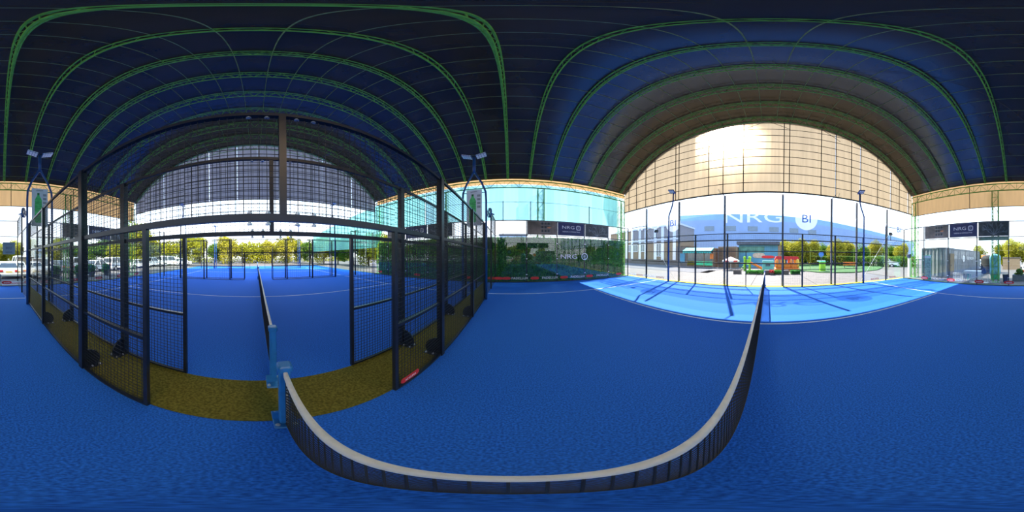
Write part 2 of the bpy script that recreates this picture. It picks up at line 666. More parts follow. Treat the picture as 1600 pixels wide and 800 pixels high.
# right end of the hall: pale tan cloth on a dark grid
wr = struct(MB().bar((9.0, -HY, 5.48), (9.0, HY, 5.48), .07).build('wall_right', M_dkbar))
vy = [-10.4, -9.3, -8.4, -7.1, -5.7, -5.0, -3.93, -3.0, -1.15, -.84, 1.4, 2.57, 3.45, 5.5, 5.75, 7.5, 8.4, 9.4, 10.3]
edges = [-11.02] + vy[::2] + [11.02]
for a, b in zip(edges[:-1], edges[1:]):
    p = MB()
    m = 5
    for q in range(m + 1):
        y = a + (b - a) * q / m
        xx = 9.05 + .02 * math.sin(q * 2.1)
        p.v += [(xx, y, 5.48), (xx, y, zf(y) + .01)]
    for q in range(m):
        p.f.append((2 * q, 2 * q + 2, 2 * q + 3, 2 * q + 1))
    p.build('cloth_panel', M_tan2, wr)
for q in range(1, 9):
    z = 5.48 + .64 * q
    yy = math.sqrt(max(.01, AR * AR - (z + .1 - ZA + AR) ** 2)) if z > 7.25 else HY - .1
    MB().tube([(8.98, -yy, z), (8.98, yy, z)], .022, 5).build('grid_bar', M_dkbar, wr)
for y in vy:
    MB().tube([(8.97, y, 5.48), (8.97, y, zf(y) - .1)], .026, 5).build('grid_bar', M_dkbar, wr)
for (y0, y1) in ((1.4, .3), (-1.15, -.1), (-4.2, -3.0)):
    MB().tube([(8.96, y0, zf(y0) - .75), (8.96, y1, zf(y1) - .12)], .016, 5).build('grid_brace', M_dkbar, wr)
# left end: grey cloth in hanging lengths
wlft = struct(MB().bar((-12.0, -HY, 6.1), (-12.0, HY, 6.1), .05).build('wall_left', M_dkbar))
ed = [-10.8, -7.6, -3.52, -1.35, .15, 2.6, 5.22, 8.0, 10.8]
for a, b in zip(ed[:-1], ed[1:]):
    p = MB()
    m = 5
    gap = .035 if a in (-3.52, 5.22) else .004
    for q in range(m + 1):
        y = a + gap + (b - a - gap * 1.2) * q / m
        xx = -12.02 + .03 * math.sin(q * 2.1 + a) - (.03 if a == -1.35 else 0)
        p.v += [(xx, y, 6.1), (xx, y, max(6.12, zf(y)))]
    for q in range(m):
        p.f.append((2 * q, 2 * q + 2, 2 * q + 3, 2 * q + 1))
    p.build('cloth_panel', M_grey, wlft)
for y in (-8.0, -4.4, 0.3, 4.2, 7.6):
    MB().tube([(-11.9, y, 6.1), (-11.9, y, zf(y) - .1)], .02, 5).build('grid_bar', M_dkbar, wlft)

# grey posts carrying the right end, with their long rails
gp = thing('gable_frame', 'tall grey post frame standing just outside the right hand fence', 'frame', (9.42, 0, -.05))
for y in (8.7, 5.72, 2.57, -.84, -3.85, -5.68, -8.4):
    MB().box(-.05, .05, y - .05, y + .05, 0, 5.55).build('post', M_greypost, gp)
for z in (2.72, 1.36):
    MB().box(-.03, .03, -10.2, 10.4, z - .03, z + .03).build('rail', M_dkbar, gp)
for y0 in (8.7, -8.4):
    sg = 1 if y0 > 0 else -1
    MB().tube([(-.12, sg * 10.6, 6.4), (-.12, sg * 5.9, .05)], .012, 5).build('guy_cable', M_white, gp)
for y in (2.57, -3.85):
    MB().bar((0, y, 5.5), (-.25, y + (.35 if y > 0 else -.35), 6.0), .03).build('strut', M_dkbar, gp)

# see-through NRG banner
bn = thing('mesh_banner', 'long see-through blue mesh banner with white NRG lettering', 'banner', (9.50, 0, 2.72))
b_ = MB()
nb = 40
for q in range(nb + 1):
    y = -10.3 + 20.7 * q / nb
    w = .03 * math.sin(q * .9)
    b_.v += [(w, y, 0), (w, y, 1.55 + .05 * math.sin(q * .55))]
for q in range(nb):
    b_.f.append((2 * q, 2 * q + 2, 2 * q + 3, 2 * q + 1))
b_.build('blue_field', M_banner, bn)
b_ = MB()
for q in range(nb + 1):
    y = -10.3 + 20.7 * q / nb
    w = .03 * math.sin(q * .9)
    b_.v += [(w, y, 1.55 + .05 * math.sin(q * .55)), (w, y, 2.72)]
for q in range(nb):
    b_.f.append((2 * q, 2 * q + 2, 2 * q + 3, 2 * q + 1))
b_.build('clear_field', M_banner0, bn)


def ring_poly(r0, r1, n=28):
    return [((r0 * math.cos(2 * math.pi * k / n), r0 * math.sin(2 * math.pi * k / n)), (r1 * math.cos(2 * math.pi * k / n), r1 * math.sin(2 * math.pi * k / n))) for k in range(n)]


def disc(mb, c, r, u, v_, nrm, th=.01, n=28):
    c, u, v_, nrm = Vector(c), Vector(u), Vector(v_), Vector(nrm)
    pts = [(r * math.cos(2 * math.pi * k / n), r * math.sin(2 * math.pi * k / n)) for k in range(n)]
    return mb.prism(pts, lambda a, b, d: tuple(c + u * a + v_ * b + nrm * d), 0, th)


M_bprint = sheet('blue_print', (.30, .42, .75), transl=.5)
M_wmesh = sheet('white_mesh_print', (.95, .95, .95), transl=.6, var=.02, clear=.72)
for yc in (0.0, 8.2, -7.75):
    k = 1.0 if yc == 0 else .88
    lt = text('lettering', 'NRG', .98 * k, plane_mat((-.09, yc + .88 * k, 1.30), (0, -1, 0), (0, 0, 1)), M_wmesh, bn, .01, sx=1.75)
    d = disc(MB(), (-.09, yc - 2.25 * k, 1.27), .68 * k, (0, -1, 0), (0, 0, 1), (-1, 0, 0), .01).build('logo_disc', M_wmesh, bn)
    text('logo_letters', 'BI', .72 * k, plane_mat((-.105, yc - 2.25 * k, 1.27), (0, -1, 0), (0, 0, 1)), M_bprint, bn, .006, sx=1.1)

# ------------------------------------------------------------------ court fences


bolt_me = MB().lathe((0, 0, 0), [(.018, 0), (.018, .012), (.010, .014), (.010, .026)], 8).mesh('bolt', M_silver)


def bolt(parent, loc):
    link('bolt', bolt_me, parent).location = loc


def fence(x, label, out, detail=True, wire=.0042, cell=.052, group=None):
    """side of a court along y: 3 m mesh, gate gap in the middle, glass towards both ends; out = side the feet stand on"""
    f = thing('side_fence', label, 'fence', (x, YN, 0), 0, group)
    big = .09 if detail else .08
    for s in (-1, 1):
        for (d, h, w) in ((1.04, 2.0, .043), (2.1, 3.02, big), (4.1, 3.02, .08), (6.12, 3.02, .08), (8.1, 4.0, .07)):
            p = MB().box(-w / 2, w / 2, s * d - w / 2, s * d + w / 2, 0, h).build('post', M_black, f)
            if d in (2.1, 4.1) and detail:
                ft = MB()
                prof = [(0, 0), (.16, 0), (.205, .03), (.225, .10), (.21, .19), (.16, .26), (.09, .31), (.03, .33), (0, .33)]
                ft.prism(prof, lambda a, b, t: (out * (w / 2 + a), s * d + t, b), -.012, .012)
                ft.box(min(0, out * .26), max(0, out * .26), s * d - .09, s * d + .09, 0, .012)
                fo = ft.build('foot', M_black, p)
                for a in (.10, .22):
                    for q in (-.06, .06):
                        bolt(p, (out * (w / 2 + a - .04), s * d + q, .012))
        # rails
        MB().box(-.02, .02, s * 1.04, s * 6.12, .0, .035).build('rail', M_black, f) if s > 0 else MB().box(-.02, .02, s * 6.12, s * 1.04, .0, .035).build('rail', M_black, f)
        a, b = sorted((s * 1.04, s * 6.12))
        MB().box(-.02, .02, a, b, .98, 1.015).build('rail', M_black, f)
        # mesh
        wm = MB()
        ny = int((b - a) / cell)
        t = wire
        for q in range(1, ny):
            y = a + (b - a) * q / ny
            wm.bar((0, y, .03), (0, y, 3.0), t, cap=False)
        for q in range(1, int(3.0 / cell)):
            wm.bar((t, a if q * cell < 2.0 else s * 1.04, q * cell), (t, b, q * cell), t, cap=False) if s > 0 else wm.bar((t, a, q * cell), (t, b, q * cell), t, cap=False)
        stuff(wm.build('wire_mesh', M_wire, f))
        # glass end bays
        a, b = sorted((s * 6.16, s * 8.07))
        MB().box(-.005, .005, a, b, .02, 2.0).build('glass_panel', M_glass, f)
        a2, b2 = sorted((s * 8.13, s * 10.0))
        MB().box(-.005, .005, a2, b2, .02, 3.0).build('glass_panel', M_glass, f)
        wm = MB()
        for q in range(int(1.9 / cell) + 1):
            wm.bar((0, a + q * cell, 2.0), (0, a + q * cell, 3.0), t, cap=False)
            wm.bar((0, a2 + q * cell, 3.0), (0, a2 + q * cell, 4.0), t, cap=False)
        for q in range(int(1.0 / cell) + 1):
            wm.bar((t, a, 2.0 + q * cell), (t, b, 2.0 + q * cell), t, cap=False)
            wm.bar((t, a2, 3.0 + q * cell), (t, b2, 3.0 + q * cell), t, cap=False)
        stuff(wm.build('wire_mesh', M_wire, f))
        for (q0, q1, z) in ((a, b, 2.0), (a, b, 3.0), (a2, b2, 3.0), (a2, b2, 3.98)):
            MB().box(-.02, .02, q0, q1, z - .018, z + .018).build('rail', M_black, f)
    # over the gate: two long rails, centre post and mesh
    MB().box(-.022, .022, -6.12, 6.12, 1.98, 2.03).build('rail', M_black, f)
    MB().box(-.022, .022, -6.12, 6.12, 2.98, 3.02).build('rail', M_black, f)
    if detail:
        p = MB().box(-.024, .024, -.024, .024, 2.03, 2.98).build('centre_post', M_black, f)
        for q in (-.22, -.10, .10, .22):
            bolt(p, (0, q, 2.03))
            bolt(p, (0, q, 2.955))
            bolt(p, (0, q, 1.955))
    wm = MB()
    ny = int(2.08 / cell)
    for q in range(1, ny):
        y = -1.04 + 2.08 * q / ny
        wm.bar((0, y, 2.0), (0, y, 3.0), wire, cap=False)
    for q in range(1, int(1.0 / cell)):
        wm.bar((wire, -1.04, 2.0 + q * cell), (wire, 1.04, 2.0 + q * cell), wire, cap=False)
    stuff(wm.build('wire_mesh', M_wire, f))
    return f


F1 = fence(XN, 'nearest black mesh court fence, its gateway beside the blue net post', -1)
F2 = fence(X2, 'black mesh court fence standing behind the nearest one across the olive strip', 1)
F3 = fence(XF, 'black court fence in the sun in front of the NRG banner', 1, False, .0035, .10)
F4 = fence(X3, 'black court fence on the far side of the left court', -1, False, .004, .16)
F5 = fence(X4, 'black court fence of the farther court, just behind the far fence of the left court', 1, False, .004, .16)
F6 = fence(XE, 'low-looking distant fence on the far edge of the farthest court', 1, False, .004, .3)
# red sticker at the foot of the near fence
st = MB()
st.prism([(0, .02), (.03, 0), (.30, 0), (.33, .02), (.33, .07), (.30, .09), (.03, .09), (0, .07)], lambda a, b, d: (.022 + d, 1.10 + a, .07 + b), 0, .006)
so = st.build('sticker', M_red, F1)
so['label'] = 'orange red oval sticker low on the fence'
text('lettering', 'xom', .07, plane_mat((.031, 1.265, .115), (0, 1, 0), (0, 0, 1)), M_wprint, so, .002, sx=1.6)


def glass_wall(x0, y, label, face, name='glass_wall', letters=None):
    """end wall of a court: five panes, posts, and the mesh band from 3 to 4 m"""
    w = thing(name, label, 'glass wall', (x0, y, 0))
    L = 10.0
    for k in range(5):
        MB().box(k * 2 + .02, k * 2 + 1.98, -.005, .005, .03, 2.98).build('glass_panel', M_glass, w)
    for k in range(6):
        MB().box(k * 2 - .03, k * 2 + .03, face * -.09 - .03, face * -.09 + .03, 0, 4.0).build('post', M_black, w)
    for z in (2.99, 3.98):
        MB().box(-.03, L + .03, face * -.09 - .025, face * -.09 + .025, z - .025, z + .025).build('rail', M_black, w)
    MB().box(0, L, -.02, .02, 0, .03).build('sill', M_black, w)
    wm = MB()
    for q in range(1, 100):
        wm.bar((q * .1, face * -.09, 3.0), (q * .1, face * -.09, 3.97), .0035, cap=False)
    for q in range(1, 10):
        wm.bar((0, face * -.09, 3.0 + q * .1), (L, face * -.09, 3.0 + q * .1), .0035, cap=False)
    stuff(wm.build('wire_mesh', M_wire, w))
    for k in range(1, 5):
        for z in (.5, 1.5, 2.5):
            MB().box(k * 2 - .05, k * 2 + .05, -.012, .012, z - .025, z + .025).build('clamp', M_silver, w)
    return w


def oval(mb, cx, cz, rx, rz, y0, y1, n=16):
    pts = [(cx + rx * math.copysign(abs(math.cos(t)) ** .6, math.cos(t)), cz + rz * math.copysign(abs(math.sin(t)) ** .8, math.sin(t))) for t in [2 * math.pi * k / n for k in range(n)]]
    return mb.prism(pts, lambda a, b, d: (a, d, b), y0, y1)


GW = {}
GW['tr'] = glass_wall(XN, YT, 'glass end wall in front of the dark green leafy screen, with white NRG lettering', -1)
GW['br'] = glass_wall(XN, YB, 'glass end wall before the grey container and the fridge', 1)
GW['tl'] = glass_wall(X3, YT, 'glass end wall of the left court before the green screen', -1)
GW['bl'] = glass_wall(X3, YB, 'glass end wall of the left court before the parked white cars', 1)
for k, x in enumerate((0.0, 1.95, 3.9, 5.9)):
    text('lettering', 'PADELLUX', .21, plane_mat((x + .5 - XN, -.012, .26), (1, 0, 0), (0, 0, 1)), M_wprint, GW['tr'], .003, sx=1.05)
for k, x in enumerate((-.85, -.35, 1.45, 3.4, 5.3, 7.9)):
    o = oval(MB(), x - XN, .26, .27, .09, -.014, -.009).build('sticker', M_red, GW['tr'])
for k, (x, red) in enumerate(((.9, 1), (1.9, 0), (2.75, 1), (3.75, 0), (4.7, 1), (5.7, 0), (6.8, 1), (-.4, 1))):
    if red:
        o = oval(MB(), x - XN, .22, .3, .10, .009, .014).build('sticker', M_red, GW['br'])
        text('lettering', 'xom', .16, plane_mat((x - XN, .016, .22), (-1, 0, 0), (0, 0, 1)), M_wprint, o, .002, sx=1.3)
    else:
        text('lettering', 'PADELLUX', .2, plane_mat((x - XN, .012, .22), (-1, 0, 0), (0, 0, 1)), M_wprint, GW['br'], .003, sx=1.05)
for k in range(5):
    xx = 1.1 + 2 * k
    o = oval(MB(), xx, .22, .3, .09, .009, .014).build('sticker', M_red, GW['bl'])
    text('lettering', 'xom', .16, plane_mat((xx, .016, .22), (-1, 0, 0), (0, 0, 1)), M_wprint, o, .002, sx=1.3)
    oval(MB(), xx, .26, .27, .09, -.014, -.009).build('sticker', M_red, GW['tl'])
# white strip with red words on the pane right behind the camera
o = MB().box(-.05, .95, .006, .010, .05, .30).build('print_strip', M_wprint, GW['br'])
text('lettering', 'xom  xom', .2, plane_mat((.45, .013, .18), (-1, 0, 0), (0, 0, 1)), M_red, o, .002, sx=1.1)
# words low on the sunny fence
for (y, w, m) in ((9.9, 'PADELLUX', M_wprint), (9.0, 'xom', M_red), (8.0, 'PADELLUX', M_wprint), (7.0, 'xom', M_red), (-6.9, 'xom', M_red), (-8.6, 'xom', M_red)):
    text('lettering', w, .30 if w == 'xom' else .17, plane_mat((-.02, y - YN, .22), (0, -1, 0), (0, 0, 1)), m, F3, .003, sx=1.3)
# NRG lettering on the glass in front of the green screen
text('lettering', 'NRG', .42, plane_mat((3.75 - XN, -.012, 1.62), (1, 0, 0), (0, 0, 1)), M_wprint, GW['tr'], .003, sx=1.4)
o = MB()
for (p, q) in [(.24, .19)]:
    n_ = 24
    vs = []
    for k in range(n_):
        t = 2 * math.pi * k / n_
        vs += [(4.9 - XN + p * math.cos(t), -.012, 1.64 + p * math.sin(t)), (4.9 - XN + q * math.cos(t), -.012, 1.64 + q * math.sin(t))]
    o.add(vs, [(2 * k, 2 * ((k + 1) % n_), 2 * ((k + 1) % n_) + 1, 2 * k + 1) for k in range(n_)])
o.build('logo_ring', M_wprint, GW['tr'])
text('logo_letters', 'BI', .24, plane_mat((4.9 - XN, -.012, 1.64), (1, 0, 0), (0, 0, 1)), M_wprint, GW['tr'], .003)

# ------------------------------------------------------------------ boards on the mesh band
M_photo1 = mat('brown_photo_print', (.10, .085, .07), .5, col2=(.34, .26, .20), scale=1.1, detail=5)
M_photo2 = mat('dark_tree_print', (.018, .030, .036), .5, col2=(.07, .085, .09), scale=2.5, detail=8)
M_linep = mat('grey_line_print', (.32, .36, .38), .5, var=.1, scale=10)
M_glowp = mat('warm_print', (.75, .28, .12), .5, var=.1, scale=10)


def board(kind, x, y, face, label, dirx):
    """1.93 m board hung on the mesh; face = +1 looks to +y"""
    t = thing('sign_board', label, 'sign', (x, y + face * .02, 3.5), 0, 'boards along the end walls')
    m = {'nrg': M_navy, 'photo': M_photo1, 'tree': M_photo2}[kind]
    MB().box(-.965, .965, -.015, .015, -.46, .46).build('panel', m, t)
    fr = MB()
    f0 = .017 * face
    for (a, b, c_, d) in ((-.93, .93, .42, .435), (-.93, .93, -.435, -.42), (-.93, -.915, -.43, .43), (.915, .93, -.43, .43)):
        fr.box(a, b, min(f0, f0 + face * .004), max(f0, f0 + face * .004), c_, d)
    fr.build('border', M_linep, t)
    rt = (-face, 0, 0)
    P = lambda u, w: plane_mat((-face * u, face * .019, w), rt, (0, 0, 1))
    fn = lambda a, b, d: (-face * a, face * d, b)
    if kind == 'nrg':
        text('lettering', 'NRG', .30, P(-.22, .10), M_wprint, t, .004, sx=1.45)
        rg = MB()
        n_ = 24
        for (p, q) in ((.17, .14), (.12, .10)):
            vs = []
            for k in range(n_):
                c_, s_ = math.cos(2 * math.pi * k / n_), math.sin(2 * math.pi * k / n_)
                c_, s_ = math.copysign(abs(c_) ** .6, c_), math.copysign(abs(s_) ** .6, s_)
                vs += [fn(.52 + p * c_, .10 + p * s_, .019), fn(.52 + q * c_, .10 + q * s_, .019)]
            rg.add(vs, [(2 * k, 2 * ((k + 1) % n_), 2 * ((k + 1) % n_) + 1, 2 * k + 1) for k in range(n_)])
        rg.build('logo_ring', M_wprint, t)
        text('logo_letter', 'I', .17, P(.52, .10), M_wprint, t, .004)
        text('lettering', 'DESIGN & CONSULTING', .115, P(0, -.19), M_wprint, t, .004)
    elif kind == 'photo':
        bx = MB()
        for i in range(3):
            for j in range(3):
                u, w = -.05 + i * .2, -.26 + j * .24
                bx.prism([(u, w), (u + .13, w), (u + .13, w + .15), (u, w + .15)], fn, .016, .02)
        bx.build('printed_windows', M_photo2, t)
        bx = MB()
        for w in (-.30, -.06, .18, .36):
            bx.prism([(-.12, w), (.55, w), (.55, w + .02), (-.12, w + .02)], fn, .016, .019)
        bx.build('printed_lines', M_linep, t)
        bx = MB().prism([(.30, .02), (.46, .10), (.62, .03), (.46, -.03)], fn, .02, .023)
        bx.build('printed_glow', M_glowp, t)
    else:
        br = MB()
        rnd = random.Random(3)
        def twig(u, w, ang, ln, th, lev):
            u2, w2 = u + ln * math.cos(ang), w + ln * math.sin(ang)
            if abs(u2) > .88 or abs(w2) > .40:
                return
            a_, b_ = -math.sin(ang) * th, math.cos(ang) * th
            br.prism([(u - a_, w - b_), (u2 - a_ * .6, w2 - b_ * .6), (u2 + a_ * .6, w2 + b_ * .6), (u + a_, w + b_)], fn, .016, .019)
            if lev:
                for k in range(3):
                    twig(u2, w2, ang + rnd.uniform(-.8, .8), ln * rnd.uniform(.6, .85), th * .7, lev - 1)
        for a0 in (.5, .95, 1.5, 2.1, 2.6):
            twig(0, -.38, a0, .34, .014, 3)
        br.build('printed_tree', M_linep, t)
    for sx in (-.8, .8):
        MB().box(sx - .02, sx + .02, min(-face * .015, -face * .06), max(-face * .015, -face * .06), -.4, .4).build('bracket', M_black, t)
    return t


board('photo', 1.93, YT + .06, -1, 'brown building photo board left of the NRG board above the green screen', 1)
board('nrg', 3.93, YT + .06, -1, 'navy NRG board above the dark green screen', 1)
board('tree', 5.93, YT + .06, -1, 'dark tree drawing board right of the NRG board above the green screen', 1)
board('photo', 5.85, YB - .06, 1, 'brown building photo board above the grey container', 1)
board('nrg', 3.85, YB - .06, 1, 'navy NRG board above the end of the grey container', 1)
board('tree', 1.85, YB - .06, 1, 'dark tree drawing board in front of the lattice column', 1)
board('photo', -4.9, YB - .06, 1, 'photo board behind two mesh fences over the parked cars, nearest the bottle sign', 1)
board('nrg', -6.9, YB - .06, 1, 'NRG board behind two mesh fences over the parked cars', 1)
board('tree', -8.9, YB - .06, 1, 'tree drawing board over the parked cars, farthest from the bottle sign', 1)
board('photo', -8.9, YT + .06, -1, 'photo board above the left court green screen, farthest from the bottle sign', 1)
board('nrg', -6.9, YT + .06, -1, 'NRG board above the left court green screen, seen through the mesh', 1)
board('tree', -4.9, YT + .06, -1, 'tree drawing board above the left court green screen, nearest the bottle sign', 1)
t = thing('under_panel', 'plain dark strip hung below the tree drawing board by the lattice column', 'panel', (1.85, YB - .04, 2.9))
MB().box(-.95, .95, -.012, .012, -.12, .12).build('panel', M_photo2, t)
MB().box(-.95, .95, -.015, .015, .10, .125).build('edge', M_black, t)
# small grey square notice behind the camera
t = thing('notice_board', 'small square blue grey notice hung on the glass before the white cars', 'sign', (-.53, YB + .04, 2.28))
MB().rbox((0, 0, 0), (.74, .03, .72), .012).build('panel', mat('notice_grey', (.24, .34, .40), .5, var=.08, scale=3), t)
text('lettering', 'H.U', .22, plane_mat((0, .018, .0), (-1, 0, 0), (0, 0, 1)), M_navy, t, .003)
b_ = MB()
for z in (.24, -.2, -.26):
    b_.box(-.2, .2, .015, .018, z, z + .015)
b_.build('print_lines', M_navy, t)

# ------------------------------------------------------------------ green leafy screen behind the far glass
gs = thing('privacy_screen', 'dark green leafy privacy screen behind the far glass wall', 'screen', (0, 10.72, 0))
MB().box(-11.4, 8.75, -.02, .02, 0, 2.92).build('backing', mat('screen_green', (.015, .09, .025), .9, col2=(.04, .16, .045), scale=5), gs)
lm = MB()
rnd = random.Random(11)
for k in range(9000):
    x, z = rnd.uniform(-11.4, 8.75), rnd.uniform(.05, 2.95)
    c = Vector((x, -.05 - rnd.random() * .08, z))
    s = rnd.uniform(.035, .075)
    a = Vector((rnd.gauss(0, 1), rnd.gauss(0, .5), rnd.gauss(0, 1))).normalized() * s
    b = a.cross(Vector((rnd.gauss(0, .5), 1, rnd.gauss(0, .5)))).normalized() * s * .55
    lm.add([c - a, c + b, c + a, c - b], [(0, 1, 2, 3)])
stuff(lm.build('leaves', M_hedge, gs))
for k in range(11):
    MB().bar((-11.4 + k * 2.0, .05, 0), (-11.4 + k * 2.0, .05, 3.0), .05).build('stake', M_green, gs)

# ------------------------------------------------------------------ nets


def net(x0, x1, label, post_near, sag=-.03):
    n_ = thing('court_net', label, 'net', (0, YN, 0))
    def top(x):
        u = (x - x0) / (x1 - x0) * 2 - 1
        return .885 + sag * u * u
    cord = MB()
    k = int((x1 - x0) / .046)
    for q in range(k + 1):
        x = x0 + (x1 - x0) * q / k
        cord.bar((x, 0, .03), (x, 0, top(x) - .04), .0042, cap=False)
    for q in range(19):
        zz = .03 + q * .0455
        pts = [x0 + (x1 - x0) * i / 10 for i in range(11)]
        for i in range(10):
            cord.bar((pts[i], .002, zz / .885 * top(pts[i])), (pts[i + 1], .002, zz / .885 * top(pts[i + 1])), .0042, cap=False)
    stuff(cord.build('netting', M_cord, n_))
    tp = MB()
    m = 40
    prof = [(-.012, -.062), (-.014, -.01), (-.006, .0), (.006, .0), (.014, -.01), (.012, -.062)]
    vs, fs = [], []
    for i in range(m + 1):
        x = x0 + (x1 - x0) * i / m
        for (py, pz) in prof:
            vs.append((x, py, top(x) + pz))
    for i in range(m):
        for j in range(5):
            fs.append((i * 6 + j, i * 6 + j + 1, (i + 1) * 6 + j + 1, (i + 1) * 6 + j))
    tp.add(vs, fs)
    tp.build('top_tape', M_tape, n_, smooth=True)
    for xx in (x0 + .02, x1 - .02):
        MB().tube([(xx + (-.03 if q % 2 else .03), .006, .06 + q * .034) for q in range(24)], .004, 4).build('lacing_cord', M_tape, n_)
    MB().tube([(x0, 0, .035), (x1, 0, .035)], .006, 5).build('bottom_cord', M_cord, n_)
    for xx, s in ((x0 - .05, -1), (x1 + .05, 1)):
        p = MB().rbox((xx, 0, .445), (.075, .075, .87), .008).build('post', M_netpost, n_)
        cap = MB().rbox((xx - s * .01, 0, .885), (.10, .10, .05), .012)
        cap.build('post_cap', M_netpost, p)
        bs = MB().rbox((xx + s * .03, 0, .012), (.26, .16, .024), .006)
        bs.bar((xx + s * .04, -.05, .02), (xx + s * .04, -.05, .16), .012, .06)
        bs.build('base_plate', M_netpost, p)
        for (a, b) in ((.12, .055), (.12, -.055), (-.06, .055), (-.06, -.055)):
            bolt(p, (xx + s * a, b, .024))
    return n_


net(XN + .05, XF - .12, 'long padel net with wide white top tape crossing the front court', True)
net(X3 + .12, X2 - .02, 'padel net of the left court beyond the gateway', True)
net(XE + .12, X4 - .12, 'small far padel net behind the left court net', True)

# ------------------------------------------------------------------ lamp posts with the bottle sign
M_signw = mat('sign_white', (.74, .78, .82), .5, var=.05, scale=4)
M_bottle = mat('bottle_green_print', (.06, .50, .12), .4, col2=(.13, .70, .22), scale=9)
M_bottled = mat('bottle_dark_print', (.012, .17, .05), .4, var=.1, scale=9)


def fork_lamp(y, face, label, x=(XN + X2) / 2, sign=True):
    t = thing('fork_lamp_post', label, 'lamp post', (x, y, 0))
    for s in (-1, 1):
        MB().tube([(s * .47, 0, 0), (s * .47, 0, 2.2), (s * .47, 0, 3.9), (s * .45, 0, 4.3), (s * .30, 0, 4.72), (s * .10, 0, 5.1), (s * .03, 0, 5.3)], .042, 8).build('leg', M_bluepole, t, True)
        hd = MB()
        Mr = Matrix.Rotation(R(-s * 18), 3, 'Y')
        hd.obox((s * .28, -face * .0, 6.14), (.42, .30, .05), Mr)
        h = hd.build('lamp_head', M_bluepole, t)
        ln = MB()
        for i in range(4):
            for j in range(2):
                c = Vector((s * .28, 0, 6.14)) + Mr @ Vector(((i - 1.5) * .1, (j - .5) * .14, -.03))
                ln.obox(c, (.085, .12, .012), Mr)
        for i in range(4):
            c = Vector((s * .28, 0, 6.14)) + Mr @ Vector(((i - 1.5) * .1, face * .152, .0))
            ln.obox(c, (.085, .01, .045), Mr)
        ln.build('lens', M_lamp, h)
    MB().tube([(0, 0, 5.2), (0, 0, 6.06)], .06, 8).build('stem', M_bluepole, t, True)
    if not sign:
        return t
    sg = MB().box(-.30, .30, -.015, .015, 2.9, 4.42).build('sign_panel', M_signw, t)
    fn = lambda a, b, d: (-face * a, face * d, b)
    prof = [(.03, 1.24), (.04, 1.24), (.042, 1.17), (.05, 1.12), (.09, 1.05), (.125, .97), (.135, .90), (.125, .84), (.135, .78), (.135, .30), (.125, .24), (.135, .20), (.13, .10), (.10, .06), (0, .06)]
    prof[0] = (0, 1.24)
    pl = [(u, w) for u, w in prof] + [(-u, w) for u, w in reversed(prof[1:-1])]
    pl = [(u - .06, 2.97 + w) for u, w in pl]
    MB().prism(pl, fn, .015, .022).build('printed_bottle', M_bottle, sg)
    k = MB()
    for w in (.80, .86, .62, .70, .28, .20):
        k.prism([(-.19, 2.97 + w), (.07, 2.97 + w), (.07, 2.982 + w), (-.19, 2.982 + w)], fn, .022, .025)
    k.prism([(-.10, 4.14), (-.02, 4.14), (-.02, 4.22), (-.10, 4.22)], fn, .022, .027)
    k.build('printed_detail', M_bottled, sg)
    k = MB()
    for q in range(4):
        w = 3.62 + q * .16
        k.prism([(.12, w), (.25, w), (.25, w + .10), (.12, w + .10)], fn, .015, .018)
    k.prism([(-.14, 4.30), (.12, 4.33), (.12, 4.36), (-.14, 4.33)], fn, .015, .018)
    k.build('printed_blocks', M_linep, sg)
    for z in (2.97, 4.3):
        MB().bar((-.45, -face * .03, z), (.45, -face * .03, z), .025).build('sign_rail', M_bluepole, sg)
    k = MB()
    k.bar((-.1, -face * .03, 2.6), (-.1, -face * .03, 2.97), .02)
    k.bar((-.1, -face * .03, 2.6), (-.45, -face * .03, 2.6), .02)
    k.build('sign_bracket', M_bluepole, sg)
    return t


fork_lamp(YN - 6.0, 1, 'blue forked lamp post with bottle sign before the parked cars')
fork_lamp(YN + 6.0, -1, 'blue forked lamp post with bottle sign before the cyan curtain')


def fan(loc, rz, label):
    t = thing('wall_fan', label, 'fan', loc, rz, 'fans on the forked lamp posts')
    MB().lathe((0, .05, 0), [(.20, 0), (.205, .02), (.20, .05)], 20, 'y').build('cage', M_bluepole, t)
    bl = MB()
    for k in range(4):
        a = k * math.pi / 2
        bl.prism([(.03 * math.cos(a), .03 * math.sin(a)), (.17 * math.cos(a - .3), .17 * math.sin(a - .3)), (.17 * math.cos(a + .3), .17 * math.sin(a + .3))], lambda u, w, d: (u, d, w), .03, .045)
    bl.build('blades', M_silver, t)
    MB().bar((0, .10, 0), (0, .28, -.06), .04).build('bracket', M_bluepole, t)
    return t


fan((XN + .12, YN + 6.15, 3.45), R(-60), 'small round fan on the forked lamp post before the cyan curtain')
fan((XN + .12, YN - 6.15, 3.45), R(240), 'small round fan on the forked lamp post before the parked cars')


def side_lamp(y, label):
    t = thing('court_lamp_post', label, 'lamp post', (XF - .13, y, 0), 0, 'lamp posts at the sunny fence')
    MB().tube([(0, 0, 0), (0, 0, 3.8), (0, 0, 4.4), (-.02, -.25 if y > 0 else .25, 5.0), (-.04, -.36 if y > 0 else .36, 5.4), (-.05, -.38 if y > 0 else .38, 6.0)], .045, 8).build('pole', M_bluepole, t, True)
    yy = -.38 if y > 0 else .38
    Mr = Matrix.Rotation(R(35), 3, 'Y') @ Matrix.Rotation(R(20 if y > 0 else -20), 3, 'X')
    h = MB().obox((-.08, yy + (.10 if y > 0 else -.10), 6.1), (.34, .5, .06), Mr).build('lamp_head', M_bluepole, t)
    ln = MB()
    for i in range(2):
        for j in range(3):
            ln.obox(Vector((-.08, yy + (.10 if y > 0 else -.10), 6.1)) + Mr @ Vector(((i - .5) * .15, (j - 1) * .15, -.034)), (.12, .12, .012), Mr)
    ln.build('lens', M_lamp, h)
    return t


